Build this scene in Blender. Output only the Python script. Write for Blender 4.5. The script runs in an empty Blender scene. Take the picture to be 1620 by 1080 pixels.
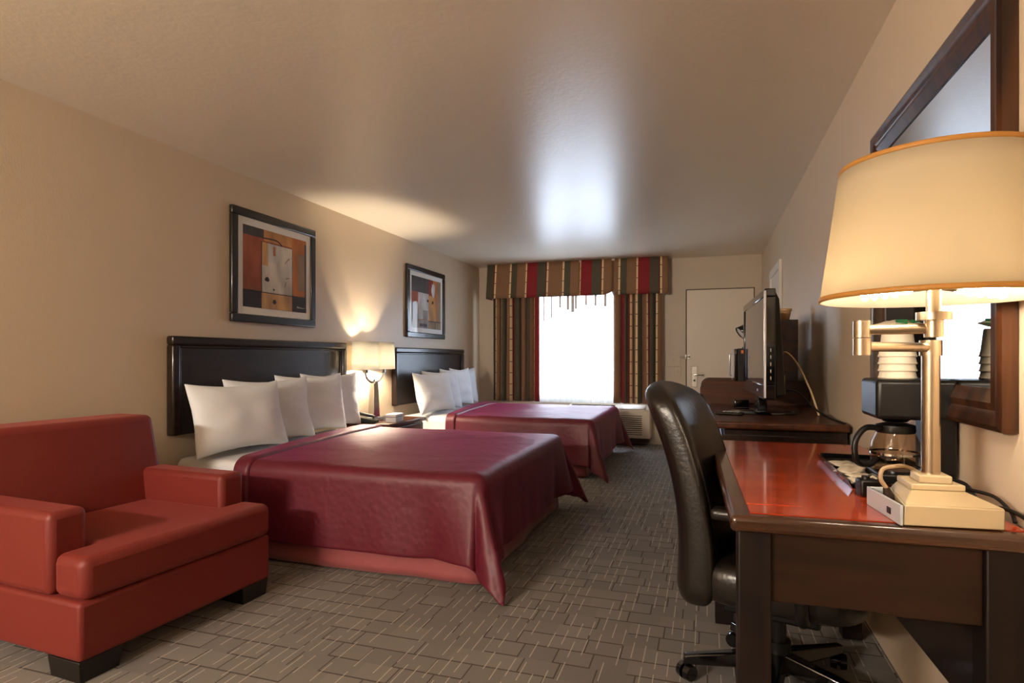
import bpy, bmesh, math, random
from mathutils import Vector, Matrix, noise
random.seed(4)
PI = math.pi
scene = bpy.context.scene
COL = scene.collection

# ------------------------------------------------------------------ calibration
F_PX = 940.0
YAW = math.atan(308 / F_PX)
CAM_Z = 1.14
XL, XR, YB, YF, ZC = -3.13, 0.655, 8.03, -2.2, 2.44      # left, right, back (window), rear walls, ceiling

# ------------------------------------------------------------------ materials
def lin(c):
    r = []
    for v in c[:3]:
        v = v / 255.0
        r.append(v / 12.92 if v <= 0.04045 else ((v + 0.055) / 1.055) ** 2.4)
    return (*r, 1.0)

class N:
    """small node helper"""
    def __init__(self, name):
        self.m = bpy.data.materials.new(name); self.m.use_nodes = True
        self.t = self.m.node_tree; self.t.nodes.clear()
        self.out = self.t.nodes.new('ShaderNodeOutputMaterial')
    def n(self, kind, **kw):
        x = self.t.nodes.new(kind)
        for k, v in kw.items():
            if k.startswith('i_'):
                x.inputs[k[2:].replace('_', ' ')].default_value = v
            else:
                setattr(x, k, v)
        return x
    def l(self, a, b): self.t.links.new(a, b)
    def math(self, op, a, b=None, c=None):
        x = self.t.nodes.new('ShaderNodeMath'); x.operation = op
        for i, v in enumerate((a, b, c)):
            if v is None: continue
            if isinstance(v, (int, float)): x.inputs[i].default_value = v
            else: self.l(v, x.inputs[i])
        return x.outputs[0]
    def mix(self, f, a, b):
        x = self.t.nodes.new('ShaderNodeMix'); x.data_type = 'RGBA'
        for i, v in ((0, f), (6, a), (7, b)):
            if isinstance(v, (int, float, tuple)): x.inputs[i].default_value = v
            else: self.l(v, x.inputs[i])
        return x.outputs[2]

def pbr(name, col, rough=0.5, metal=0.0, spec=0.5, coat=0.0, coat_rough=0.1, bump=0.0, bscale=200, var=0.0, vscale=4,
        sheen=0.0, sheen_tint=None, stretch=(1, 1, 1), trans=0.0, detail=4, emit=None, estr=0):
    h = N(name)
    b = h.n('ShaderNodeBsdfPrincipled')
    c = lin(col)
    b.inputs['Base Color'].default_value = c
    b.inputs['Roughness'].default_value = rough
    b.inputs['Metallic'].default_value = metal
    b.inputs['Specular IOR Level'].default_value = spec
    b.inputs['Coat Weight'].default_value = coat
    b.inputs['Coat Roughness'].default_value = coat_rough
    b.inputs['Sheen Weight'].default_value = sheen
    if sheen_tint: b.inputs['Sheen Tint'].default_value = lin(sheen_tint)
    b.inputs['Transmission Weight'].default_value = trans
    if emit:
        b.inputs['Emission Color'].default_value = lin(emit); b.inputs['Emission Strength'].default_value = estr
    if var or bump:
        tc = h.n('ShaderNodeTexCoord'); mp = h.n('ShaderNodeMapping')
        mp.inputs['Scale'].default_value = stretch
        h.l(tc.outputs['Object'], mp.inputs['Vector'])
    if var:
        nz = h.n('ShaderNodeTexNoise'); nz.inputs['Scale'].default_value = vscale; nz.inputs['Detail'].default_value = detail
        h.l(mp.outputs[0], nz.inputs['Vector'])
        d = tuple(max(0, v * (1 - var)) for v in c[:3]) + (1,)
        e = tuple(min(1, v * (1 + var)) for v in c[:3]) + (1,)
        mr = h.n('ShaderNodeMapRange'); mr.inputs[1].default_value = 0.3; mr.inputs[2].default_value = 0.7
        h.l(nz.outputs['Fac'], mr.inputs[0])
        h.l(h.mix(mr.outputs[0], d, e), b.inputs['Base Color'])
    if bump:
        nb = h.n('ShaderNodeTexNoise'); nb.inputs['Scale'].default_value = bscale; nb.inputs['Detail'].default_value = 3
        h.l(mp.outputs[0], nb.inputs['Vector'])
        bp = h.n('ShaderNodeBump'); bp.inputs['Strength'].default_value = bump; bp.inputs['Distance'].default_value = 0.01
        h.l(nb.outputs['Fac'], bp.inputs['Height']); h.l(bp.outputs[0], b.inputs['Normal'])
    h.l(b.outputs[0], h.out.inputs['Surface'])
    return h.m

def emission(name, col, s):
    h = N(name); e = h.n('ShaderNodeEmission'); e.inputs['Color'].default_value = lin(col); e.inputs['Strength'].default_value = s
    h.l(e.outputs[0], h.out.inputs['Surface']); return h.m

def translucent(name, col, tl=0.5, transp=0.0, rough_spec=0.0):
    h = N(name)
    d = h.n('ShaderNodeBsdfDiffuse'); t = h.n('ShaderNodeBsdfTranslucent')
    d.inputs['Color'].default_value = lin(col); t.inputs['Color'].default_value = lin(col)
    m = h.n('ShaderNodeMixShader'); m.inputs[0].default_value = tl
    h.l(d.outputs[0], m.inputs[1]); h.l(t.outputs[0], m.inputs[2])
    o = m
    if transp:
        tr = h.n('ShaderNodeBsdfTransparent'); m2 = h.n('ShaderNodeMixShader'); m2.inputs[0].default_value = transp
        h.l(m.outputs[0], m2.inputs[1]); h.l(tr.outputs[0], m2.inputs[2]); o = m2
    h.l(o.outputs[0], h.out.inputs['Surface']); return h.m

def thin_glass(name, tint=(255, 255, 255), gloss=0.06):
    h = N(name)
    tr = h.n('ShaderNodeBsdfTransparent'); tr.inputs['Color'].default_value = lin(tint)
    gl = h.n('ShaderNodeBsdfGlossy'); gl.inputs['Roughness'].default_value = 0.02
    lw = h.n('ShaderNodeLayerWeight'); lw.inputs['Blend'].default_value = 0.5
    fr = h.math('ADD', h.math('MULTIPLY', h.math('POWER', lw.outputs['Facing'], 5.0), 0.55), gloss * 0.6)
    m = h.n('ShaderNodeMixShader')
    h.l(fr, m.inputs[0]); h.l(tr.outputs[0], m.inputs[1]); h.l(gl.outputs[0], m.inputs[2])
    h.l(m.outputs[0], h.out.inputs['Surface']); return h.m

def carpet_material():
    h = N('woven block carpet')
    tc = h.n('ShaderNodeTexCoord'); sp = h.n('ShaderNodeSeparateXYZ'); h.l(tc.outputs['Object'], sp.inputs[0])
    x, y = sp.outputs[0], sp.outputs[1]
    # blocks: rows 0.105 m deep, staggered, each about 0.13 m wide
    row = h.math('FLOOR', h.math('DIVIDE', y, 0.108))
    wn = h.n('ShaderNodeTexWhiteNoise', noise_dimensions='1D'); h.l(row, wn.inputs['W'])
    xs = h.math('ADD', x, h.math('MULTIPLY', wn.outputs['Value'], 0.13))
    colf = h.math('DIVIDE', xs, 0.138)
    cell = h.math('FLOOR', colf)
    fx = h.math('FRACT', colf)
    fy = h.math('FRACT', h.math('DIVIDE', y, 0.108))
    cx = h.n('ShaderNodeCombineXYZ'); h.l(cell, cx.inputs[0]); h.l(row, cx.inputs[1])
    w2 = h.n('ShaderNodeTexWhiteNoise', noise_dimensions='2D'); h.l(cx.outputs[0], w2.inputs['Vector'])
    r = w2.outputs['Value']
    gapx = h.math('MULTIPLY', h.math('LESS_THAN', fx, 0.04), h.math('LESS_THAN', r, 0.75))
    gapy = h.math('MULTIPLY', h.math('LESS_THAN', fy, 0.07), h.math('GREATER_THAN', r, 0.3))
    gap = h.math('MAXIMUM', gapx, gapy)
    # pale yarn dashes running with the blocks
    df = h.math('DIVIDE', x, 0.046)
    dc = h.math('FLOOR', df); dfr = h.math('FRACT', df)
    w1 = h.n('ShaderNodeTexWhiteNoise', noise_dimensions='1D'); h.l(dc, w1.inputs['W'])
    yy = h.math('ADD', h.math('DIVIDE', y, 0.17), h.math('MULTIPLY', w1.outputs['Value'], 3.0))
    yr = h.math('FLOOR', yy); yf = h.math('FRACT', yy)
    c2 = h.n('ShaderNodeCombineXYZ'); h.l(dc, c2.inputs[0]); h.l(yr, c2.inputs[1])
    w3 = h.n('ShaderNodeTexWhiteNoise', noise_dimensions='2D'); h.l(c2.outputs[0], w3.inputs['Vector'])
    dash = h.math('MULTIPLY', h.math('MULTIPLY', h.math('LESS_THAN', dfr, 0.085), h.math('LESS_THAN', yf, 0.78)), h.math('GREATER_THAN', w3.outputs['Value'], 0.3))
    nz = h.n('ShaderNodeTexNoise'); nz.inputs['Scale'].default_value = 320; nz.inputs['Detail'].default_value = 2
    h.l(tc.outputs['Object'], nz.inputs['Vector'])
    nl = h.n('ShaderNodeTexNoise'); nl.inputs['Scale'].default_value = 1.3; nl.inputs['Detail'].default_value = 3
    h.l(tc.outputs['Object'], nl.inputs['Vector'])
    base = h.mix(r, lin((132, 128, 124)), lin((148, 143, 137)))
    base = h.mix(h.math('MULTIPLY', nl.outputs['Fac'], 0.35), base, lin((96, 92, 90)))
    base = h.mix(gap, base, lin((84, 78, 73)))
    base = h.mix(h.math('MULTIPLY', dash, 0.75), base, lin((205, 195, 182)))
    base = h.mix(h.math('MULTIPLY', nz.outputs['Fac'], 0.4), base, lin((80, 74, 68)))
    b = h.n('ShaderNodeBsdfPrincipled'); b.inputs['Roughness'].default_value = 0.95; b.inputs['Specular IOR Level'].default_value = 0.1
    h.l(base, b.inputs['Base Color'])
    bp = h.n('ShaderNodeBump'); bp.inputs['Strength'].default_value = 0.5; bp.inputs['Distance'].default_value = 0.006
    hh = h.math('SUBTRACT', h.math('ADD', h.math('MULTIPLY', nz.outputs['Fac'], 0.5), h.math('MULTIPLY', dash, 0.4)), gap)
    h.l(hh, bp.inputs['Height']); h.l(bp.outputs[0], b.inputs['Normal'])
    h.l(b.outputs[0], h.out.inputs['Surface']); return h.m

def wood_material(name, dark, light, rough=0.3, coat=0.4, axis=1, scale=6.0, cr=0.12, spec=0.25):
    h = N(name)
    tc = h.n('ShaderNodeTexCoord'); mp = h.n('ShaderNodeMapping')
    s = [14, 14, 14]; s[axis] = 1.2
    mp.inputs['Scale'].default_value = s
    h.l(tc.outputs['Object'], mp.inputs['Vector'])
    nz = h.n('ShaderNodeTexNoise'); nz.inputs['Scale'].default_value = scale / 4; nz.inputs['Detail'].default_value = 6; nz.inputs['Distortion'].default_value = 0.6
    h.l(mp.outputs[0], nz.inputs['Vector'])
    mr = h.n('ShaderNodeMapRange'); mr.inputs[1].default_value = 0.32; mr.inputs[2].default_value = 0.7
    h.l(nz.outputs['Fac'], mr.inputs[0])
    b = h.n('ShaderNodeBsdfPrincipled'); b.inputs['Roughness'].default_value = rough
    b.inputs['Coat Weight'].default_value = coat; b.inputs['Coat Roughness'].default_value = cr; b.inputs['Specular IOR Level'].default_value = spec
    h.l(h.mix(mr.outputs[0], lin(dark), lin(light)), b.inputs['Base Color'])
    h.l(b.outputs[0], h.out.inputs['Surface']); return h.m

def stripe_material(name, stripes, ticks=True, rough=0.75):
    """fabric whose stripes follow the cloth (UV in metres): list of (width, colour)"""
    h = N(name)
    total = sum(w for w, c in stripes)
    uv = h.n('ShaderNodeUVMap'); uv.uv_map = 'cloth'
    sp = h.n('ShaderNodeSeparateXYZ'); h.l(uv.outputs[0], sp.inputs[0])
    fr = h.math('FRACT', h.math('DIVIDE', sp.outputs[0], total))
    rp = h.n('ShaderNodeValToRGB'); rp.color_ramp.interpolation = 'CONSTANT'
    el = rp.color_ramp.elements
    pos = 0
    for i, (w, c) in enumerate(stripes):
        if i == 0: e = el[0]; e.position = 0
        elif i == 1: e = el[1]; e.position = pos / total
        else: e = el.new(pos / total)
        e.color = lin(c); pos += w
    h.l(fr, rp.inputs[0])
    col = rp.outputs[0]
    if ticks:
        vf = h.math('LESS_THAN', h.math('FRACT', h.math('DIVIDE', sp.outputs[1], 0.155)), 0.055)
        lum = h.n('ShaderNodeRGBToBW'); h.l(col, lum.inputs[0])
        pale = h.math('GREATER_THAN', lum.outputs[0], 0.42)
        col = h.mix(h.math('MULTIPLY', vf, pale), col, lin((60, 35, 28)))
    b = h.n('ShaderNodeBsdfPrincipled'); b.inputs['Roughness'].default_value = rough; b.inputs['Specular IOR Level'].default_value = 0.25
    b.inputs['Sheen Weight'].default_value = 0.15
    h.l(col, b.inputs['Base Color'])
    h.l(b.outputs[0], h.out.inputs['Surface']); return h.m

def quilt_material():
    h = N('burgundy quilted satin')
    tc = h.n('ShaderNodeTexCoord')
    b = h.n('ShaderNodeBsdfPrincipled')
    b.inputs['Roughness'].default_value = 0.5; b.inputs['Specular IOR Level'].default_value = 0.5
    b.inputs['Sheen Weight'].default_value = 0.3; b.inputs['Sheen Roughness'].default_value = 0.35
    b.inputs['Sheen Tint'].default_value = lin((196, 44, 132))
    b.inputs['Anisotropic'].default_value = 0.2
    nz = h.n('ShaderNodeTexNoise'); nz.inputs['Scale'].default_value = 60; h.l(tc.outputs['Object'], nz.inputs['Vector'])
    h.l(h.mix(nz.outputs['Fac'], lin((82, 15, 32)), lin((102, 21, 40))), b.inputs['Base Color'])
    v = h.n('ShaderNodeTexVoronoi', feature='SMOOTH_F1'); v.inputs['Scale'].default_value = 34
    h.l(tc.outputs['Object'], v.inputs['Vector'])
    n2 = h.n('ShaderNodeTexNoise'); n2.inputs['Scale'].default_value = 9; n2.inputs['Detail'].default_value = 4; h.l(tc.outputs['Object'], n2.inputs['Vector'])
    hh = h.math('ADD', h.math('MULTIPLY', v.outputs['Distance'], -0.8), h.math('MULTIPLY', n2.outputs['Fac'], 0.45))
    bp = h.n('ShaderNodeBump'); bp.inputs['Strength'].default_value = 0.3; bp.inputs['Distance'].default_value = 0.006
    h.l(hh, bp.inputs['Height']); h.l(bp.outputs[0], b.inputs['Normal'])
    h.l(b.outputs[0], h.out.inputs['Surface']); return h.m

M = {}
M['carpet'] = carpet_material()
M['wall'] = pbr('beige wall vinyl', (206, 187, 162), rough=0.42, spec=0.45, bump=0.06, bscale=160, stretch=(1, 1, 0.35))
M['wall_b'] = pbr('beige wall paint', (204, 190, 170), rough=0.5, spec=0.4, bump=0.05, bscale=160)
M['ceiling'] = pbr('semi gloss ceiling paint', (236, 225, 206), rough=0.33, spec=0.8, bump=0.10, bscale=38)
M['door'] = pbr('cream door paint', (224, 213, 196), rough=0.4)
M['casing'] = pbr('white casing paint', (222, 216, 206), rough=0.35)
M['gap'] = pbr('door gap shadow line', (70, 52, 40), rough=0.8)
M['espresso'] = wood_material('espresso wood', (26, 17, 13), (44, 29, 22), rough=0.3, coat=0.35)
M['espresso_z'] = wood_material('espresso wood upright', (15, 8, 6), (27, 15, 10), rough=0.5, coat=0.05, axis=2)
M['panel'] = wood_material('dark headboard panel', (36, 27, 24), (50, 38, 34), rough=0.32, coat=0.3, cr=0.3)
M['walnut'] = wood_material('dark walnut', (52, 26, 14), (88, 48, 25), rough=0.38, coat=0.2)
M['walnut_x'] = wood_material('dark walnut cross grain', (26, 13, 7), (46, 24, 12), rough=0.42, coat=0.12, axis=0)
M['deskedge'] = wood_material('polished desk edge', (46, 23, 10), (84, 46, 20), rough=0.25, coat=0.5, axis=0, spec=0.5)
M['walnut_c'] = wood_material('mahogany cabinet side', (50, 25, 14), (84, 45, 24), rough=0.42, coat=0.1, axis=0)
M['cherry'] = wood_material('red cherry veneer', (140, 42, 12), (206, 74, 22), rough=0.22, coat=0.6, axis=0, cr=0.08)
M['mirrorframe'] = wood_material('brown mirror moulding', (30, 15, 8), (76, 42, 18), rough=0.3, coat=0.25, axis=2)
M['white'] = pbr('white cotton', (232, 235, 240), rough=0.8, spec=0.2, bump=0.06, bscale=60, sheen=0.1)
M['sheet'] = pbr('white sheet', (220, 221, 224), rough=0.8, spec=0.2)
M['quilt'] = quilt_material()
M['skirt'] = pbr('pink red bed skirt', (150, 78, 80), rough=0.45, spec=0.4, sheen=0.2, bump=0.1, bscale=30)
M['upholstery'] = pbr('rust red upholstery', (110, 36, 29), rough=0.5, spec=0.4, bump=0.08, bscale=300, sheen=0.15, sheen_tint=(240, 130, 120), var=0.06, vscale=120)
M['blackwood'] = pbr('black stained foot', (16, 12, 10), rough=0.4)
M['leather'] = pbr('dark brown leather', (24, 19, 15), rough=0.32, spec=0.6, bump=0.12, bscale=70, var=0.15, vscale=10)
M['blackplastic'] = pbr('black plastic', (14, 12, 11), rough=0.38, spec=0.35)
M['glossblack'] = pbr('gloss black plastic', (7, 7, 8), rough=0.1, coat=0.5, coat_rough=0.05)
M['rubber'] = pbr('black rubber', (15, 14, 14), rough=0.7)
M['screen'] = pbr('television screen', (14, 14, 17), rough=0.09, spec=0.9, coat=1.0, coat_rough=0.03)
M['silver'] = pbr('silver glint and handle', (215, 215, 220), rough=0.32, metal=1.0)
M['chrome'] = pbr('polished chrome', (205, 203, 200), rough=0.12, metal=1.0)
M['nickel'] = pbr('brushed nickel', (196, 178, 152), rough=0.26, metal=1.0)
M['steel'] = pbr('door hardware steel', (165, 160, 152), rough=0.3, metal=1.0)
M['mirror'] = pbr('mirror silvering', (228, 230, 230), rough=0.015, metal=1.0)
M['glass'] = thin_glass('picture glass')
M['pane'] = thin_glass('window glass', (250, 253, 255))
M['carafe'] = thin_glass('carafe glass', (238, 230, 220))
M['coffee'] = pbr('coffee', (20, 10, 6), rough=0.1)
M['alu'] = pbr('white aluminium', (215, 216, 218), rough=0.4)
M['ac'] = pbr('ivory plastic', (214, 203, 184), rough=0.45)
M['acdark'] = pbr('dark grille recess', (60, 54, 46), rough=0.8)
M['sheer'] = translucent('sheer voile', (240, 242, 244), tl=0.6, transp=0.28)
M['shade'] = translucent('cream lampshade', (194, 182, 158), tl=0.46)
M['shadew'] = translucent('white lampshade', (238, 236, 228), tl=0.45)
M['shadetrim'] = pbr('tan shade trim', (176, 122, 52), rough=0.6)
M['bulb'] = emission('warm bedside bulb', (255, 234, 204), 470)
M['bulb2'] = emission('warm fluorescent bulb', (255, 234, 208), 46)
M['beige'] = pbr('beige lamp base', (184, 166, 132), rough=0.4)
M['greyplastic'] = pbr('pale grey plastic', (176, 180, 186), rough=0.35)
M['paper'] = pbr('paper packet', (206, 194, 172), rough=0.6, bump=0.2, bscale=40)
M['foam'] = pbr('foam cup', (218, 206, 184), rough=0.55)
M['wrap'] = thin_glass('clear wrap', (235, 230, 222))
M['green'] = pbr('green print', (22, 112, 66), rough=0.4)
M['cord'] = pbr('tan cord', (160, 134, 104), rough=0.45)
M['cordblack'] = pbr('black cord', (15, 13, 12), rough=0.4)
M['cable'] = pbr('ivory cable', (212, 184, 142), rough=0.5)
M['brownplug'] = pbr('brown plug', (42, 26, 18), rough=0.35)
M['frameblack'] = pbr('black picture frame', (24, 19, 16), rough=0.3, coat=0.3)
M['mat'] = pbr('cream picture mat', (242, 239, 234), rough=0.8)
M['tan'] = pbr('tan cup', (176, 140, 96), rough=0.5)
M['redled'] = pbr('orange sticker', (226, 120, 36), rough=0.5)

TAN, OLIVE, RED, CREAM, MAROON = (140, 104, 76), (86, 80, 62), (138, 36, 38), (232, 205, 158), (112, 34, 30)
M['valance'] = stripe_material('striped valance fabric', [(0.035, OLIVE), (0.012, MAROON), (0.02, CREAM), (0.17, TAN), (0.02, CREAM), (0.075, OLIVE), (0.105, TAN), (0.02, CREAM), (0.125, RED), (0.068, OLIVE)])
M['drape'] = stripe_material('striped drape fabric', [(0.10, OLIVE), (0.03, MAROON), (0.03, CREAM), (0.15, TAN), (0.03, CREAM), (0.09, OLIVE), (0.14, TAN), (0.03, CREAM), (0.11, RED), (0.05, OLIVE)])

# ------------------------------------------------------------------ mesh helpers
class MB:
    def __init__(self): self.bm = bmesh.new(); self.uv = None
    def _rot(self, vs, rot, c):
        if rot:
            bmesh.ops.rotate(self.bm, verts=vs, cent=c, matrix=rot if isinstance(rot, Matrix) else Matrix.Rotation(rot, 3, 'Z'))
    def box(self, x0, x1, y0, y1, z0, z1, mi=0, rot=0, top=(1, 1)):
        v = [self.bm.verts.new(p) for p in ((x0, y0, z0), (x1, y0, z0), (x1, y1, z0), (x0, y1, z0))]
        cx, cy = (x0 + x1) / 2, (y0 + y1) / 2
        v += [self.bm.verts.new((cx + (p[0] - cx) * top[0], cy + (p[1] - cy) * top[1], z1)) for p in ((x0, y0), (x1, y0), (x1, y1), (x0, y1))]
        for f in ((3, 2, 1, 0), (4, 5, 6, 7), (0, 1, 5, 4), (1, 2, 6, 5), (2, 3, 7, 6), (3, 0, 4, 7)):
            self.bm.faces.new([v[i] for i in f]).material_index = mi
        self._rot(v, rot, (cx, cy, (z0 + z1) / 2))
        return self
    def hexa(self, pts, mi=0):
        v = [self.bm.verts.new(p) for p in pts]
        for f in ((3, 2, 1, 0), (4, 5, 6, 7), (0, 1, 5, 4), (1, 2, 6, 5), (2, 3, 7, 6), (3, 0, 4, 7)):
            self.bm.faces.new([v[i] for i in f]).material_index = mi
        return self
    def prism(self, poly, axis, a, b, mi=0):
        """extrude 2-D polygon along axis: poly coords are the two other axes in order"""
        def P(p, t):
            q = list(p); q.insert(axis, t); return q
        A = [self.bm.verts.new(P(p, a)) for p in poly]; B = [self.bm.verts.new(P(p, b)) for p in poly]
        n = len(poly)
        self.bm.faces.new(A[::-1]).material_index = mi; self.bm.faces.new(B).material_index = mi
        for i in range(n):
            self.bm.faces.new((A[i], A[(i + 1) % n], B[(i + 1) % n], B[i])).material_index = mi
        return self
    def ring_tube(self, rings, mi=0, caps=True, closed=False):
        R = [[self.bm.verts.new(p) for p in r] for r in rings]
        n = len(R[0]); m = len(R)
        for i in range(m if closed else m - 1):
            a, b = R[i], R[(i + 1) % m]
            for j in range(n):
                self.bm.faces.new((a[j], a[(j + 1) % n], b[(j + 1) % n], b[j])).material_index = mi
        if caps and not closed:
            self.bm.faces.new(R[0][::-1]).material_index = mi; self.bm.faces.new(R[-1]).material_index = mi
        return self
    def tube(self, pts, r, seg=10, mi=0, closed=False, caps=True):
        pts = [Vector(p) for p in pts]; n = len(pts); rings = []
        rr = r if isinstance(r, (list, tuple)) else [r] * n
        prev = None
        for i, p in enumerate(pts):
            if closed: d = pts[(i + 1) % n] - pts[i - 1]
            else: d = pts[min(i + 1, n - 1)] - pts[max(i - 1, 0)]
            d.normalize()
            if prev is None:
                u = d.orthogonal().normalized()
            else:
                u = (prev - d * prev.dot(d)).normalized()
            prev = u; w = d.cross(u)
            rings.append([p + (u * math.cos(2 * PI * k / seg) + w * math.sin(2 * PI * k / seg)) * rr[i] for k in range(seg)])
        return self.ring_tube(rings, mi, caps, closed)
    def cyl(self, p0, p1, r0, r1=None, seg=24, mi=0):
        return self.tube([p0, p1], [r0, r0 if r1 is None else r1], seg, mi)
    def lathe(self, prof, c=(0, 0, 0), seg=32, mi=0, caps=False):
        rings = [[(c[0] + r * math.cos(2 * PI * k / seg), c[1] + r * math.sin(2 * PI * k / seg), c[2] + z) for k in range(seg)] for r, z in prof]
        return self.ring_tube(rings, mi, caps)
    def sphere(self, c, r, seg=16, mi=0):
        prof = [(r[0] if 0 else max(1e-4, math.sin(PI * i / seg)), -math.cos(PI * i / seg)) for i in range(seg + 1)]
        s = r if isinstance(r, (tuple, list)) else (r, r, r)
        rings = [[(c[0] + s[0] * q * math.cos(2 * PI * k / (seg * 2)), c[1] + s[1] * q * math.sin(2 * PI * k / (seg * 2)), c[2] + s[2] * z) for k in range(seg * 2)] for q, z in prof]
        return self.ring_tube(rings, mi, True)
    def grid(self, fn, nu, nv, mi=0, uvfn=None):
        if uvfn and self.uv is None: self.uv = self.bm.loops.layers.uv.new('cloth')
        V = [[self.bm.verts.new(fn(i / nu, j / nv)) for j in range(nv + 1)] for i in range(nu + 1)]
        for i in range(nu):
            for j in range(nv):
                f = self.bm.faces.new((V[i][j], V[i + 1][j], V[i + 1][j + 1], V[i][j + 1])); f.material_index = mi
                if uvfn:
                    for lp, (a, b) in zip(f.loops, ((i, j), (i + 1, j), (i + 1, j + 1), (i, j + 1))):
                        lp[self.uv].uv = uvfn(a / nu, b / nv)
        return self
    def build(self, name, mats, parent=None, bevel=0, seg=2, smooth=True, subsurf=0, solid=0, angle=40, weld=False):
        if weld: bmesh.ops.remove_doubles(self.bm, verts=self.bm.verts, dist=1e-5)
        bmesh.ops.recalc_face_normals(self.bm, faces=self.bm.faces)
        me = bpy.data.meshes.new(name); self.bm.to_mesh(me); self.bm.free()
        for m in (mats if isinstance(mats, (list, tuple)) else [mats]): me.materials.append(m)
        if smooth:
            for p in me.polygons: p.use_smooth = True
            me.set_sharp_from_angle(angle=math.radians(angle))
        o = bpy.data.objects.new(name, me); COL.objects.link(o)
        if parent: o.parent = parent
        if solid:
            s = o.modifiers.new('thickness', 'SOLIDIFY'); s.thickness = solid; s.offset = 0
        if bevel:
            b = o.modifiers.new('edge', 'BEVEL'); b.width = bevel; b.segments = seg; b.limit_method = 'ANGLE'; b.angle_limit = math.radians(35)
            b.harden_normals = False
        if subsurf:
            s = o.modifiers.new('soft', 'SUBSURF'); s.levels = subsurf; s.render_levels = subsurf
        return o

def tag(o, label=None, cat=None, group=None, kind=None):
    if label: o['label'] = label
    if cat: o['category'] = cat
    if group: o['group'] = group
    if kind: o['kind'] = kind
    return o
def thing(name, label, cat, loc=(0, 0, 0), rz=0, group=None):
    o = bpy.data.objects.new(name, None); COL.objects.link(o); o.empty_display_size = 0.1
    o.location = loc; o.rotation_euler = (0, 0, rz)
    return tag(o, label, cat, group)
def children(o): return [c for c in bpy.data.objects if c.parent == o]
def copy_tree(o, parent=None):
    c = o.copy(); COL.objects.link(c)
    if parent: c.parent = parent
    for ch in children(o):
        copy_tree(ch, c)
    return c
def struct(name, mb, mats, parent=None, **kw):
    o = mb.build(name, mats, parent, **kw)
    if not parent: o['kind'] = 'structure'
    return o
def arc(cx, cy, r, a0, a1, n=6):
    return [(cx + r * math.cos(math.radians(a0 + (a1 - a0) * i / n)), cy + r * math.sin(math.radians(a0 + (a1 - a0) * i / n))) for i in range(n + 1)]
def bez(pts, n=24):
    """Catmull-Rom through points"""
    P = [Vector(p) for p in pts]; P = [P[0] * 2 - P[1]] + P + [P[-1] * 2 - P[-2]]
    out = []
    m = len(P) - 3
    for s in range(m):
        a, b, c, d = P[s:s + 4]
        k = max(2, n // m)
        for i in range(k + (1 if s == m - 1 else 0)):
            t = i / k
            out.append(0.5 * ((2 * b) + (c - a) * t + (2 * a - 5 * b + 4 * c - d) * t * t + (3 * b - a - 3 * c + d) * t ** 3))
    return out

# ------------------------------------------------------------------ the room
T = 0.12
struct('floor', MB().box(XL - T, XR + T, YF - T, YB + T, -0.1, 0.0), M['carpet'], smooth=False)
struct('ceiling', MB().box(XL - T, XR + T, YF - T, YB + T, ZC, ZC + 0.1), M['ceiling'], smooth=False)
struct('wall_left', MB().box(XL - T, XL, YF - T, YB + T, 0, ZC), M['wall'], smooth=False)
struct('wall_rear', MB().box(XL, XR, YF - T, YF, 0, ZC), M['wall_b'], smooth=False)
struct('wall_right', MB().box(XR, XR + T, YF - T, YB + T, 0, ZC), M['wall'], smooth=False)
WX0, WX1, WZ0, WZ1 = -2.62, -0.82, 0.60, 2.06
w = MB()
w.box(XL, WX0, YB, YB + T, 0, ZC); w.box(WX1, XR, YB, YB + T, 0, ZC)
w.box(WX0, WX1, YB, YB + T, 0, WZ0); w.box(WX0, WX1, YB, YB + T, WZ1, ZC)
struct('wall_back', w, M['wall_b'], smooth=False)

# window
win = tag(thing('window_1', 'wide white framed window behind the sheer curtain', 'window', (0, YB + 0.06, 0)), kind='structure')
f = MB(); t = 0.045
f.box(WX0, WX1, -0.03, 0.03, WZ0, WZ0 + t); f.box(WX0, WX1, -0.03, 0.03, WZ1 - t, WZ1)
f.box(WX0, WX0 + t, -0.03, 0.03, WZ0 + t, WZ1 - t); f.box(WX1 - t, WX1, -0.03, 0.03, WZ0 + t, WZ1 - t)
xm = (WX0 + WX1) / 2
f.box(xm - 0.025, xm + 0.025, -0.03, 0.03, WZ0 + t, WZ1 - t)
f.build('window_frame', M['alu'], win, bevel=0.004)
MB().box(WX0 + t, xm - 0.025, -0.003, 0.003, WZ0 + t, WZ1 - t).build('pane', M['pane'], win, smooth=False)
MB().box(xm + 0.025, WX1 - t, -0.003, 0.003, WZ0 + t, WZ1 - t).build('pane', M['pane'], win, smooth=False)

# entrance door in the back wall
DX0, DX1, DZ = -0.245, 0.56, 2.015
d1 = tag(thing('door_1', 'cream painted entrance door with steel lever in the back wall', 'door', (0, YB, 0)), kind='structure')
MB().box(DX0, DX1, -0.022, 0.0, 0.008, DZ).build('door_leaf', M['door'], d1, bevel=0.003)
g = MB(); q = 0.012
g.box(DX0 - q, DX0, -0.006, 0, 0, DZ + q); g.box(DX1, DX1 + q, -0.006, 0, 0, DZ + q); g.box(DX0, DX1, -0.006, 0, DZ, DZ + q)
g.build('door_gap_shade', M['gap'], d1, smooth=False)  # dark strips paint the shade in the gap around the door leaf
pl = MB().box(-0.185, -0.115, -0.034, -0.022, 0.765, 1.03).build('lock_plate', M['steel'], d1, bevel=0.004)
MB().cyl((-0.15, -0.034, 0.925), (-0.15, -0.075, 0.925), 0.012).tube([(-0.15, -0.075, 0.925), (-0.11, -0.08, 0.925), (-0.035, -0.078, 0.922)], 0.010).build('lever', M['chrome'], pl)
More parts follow.
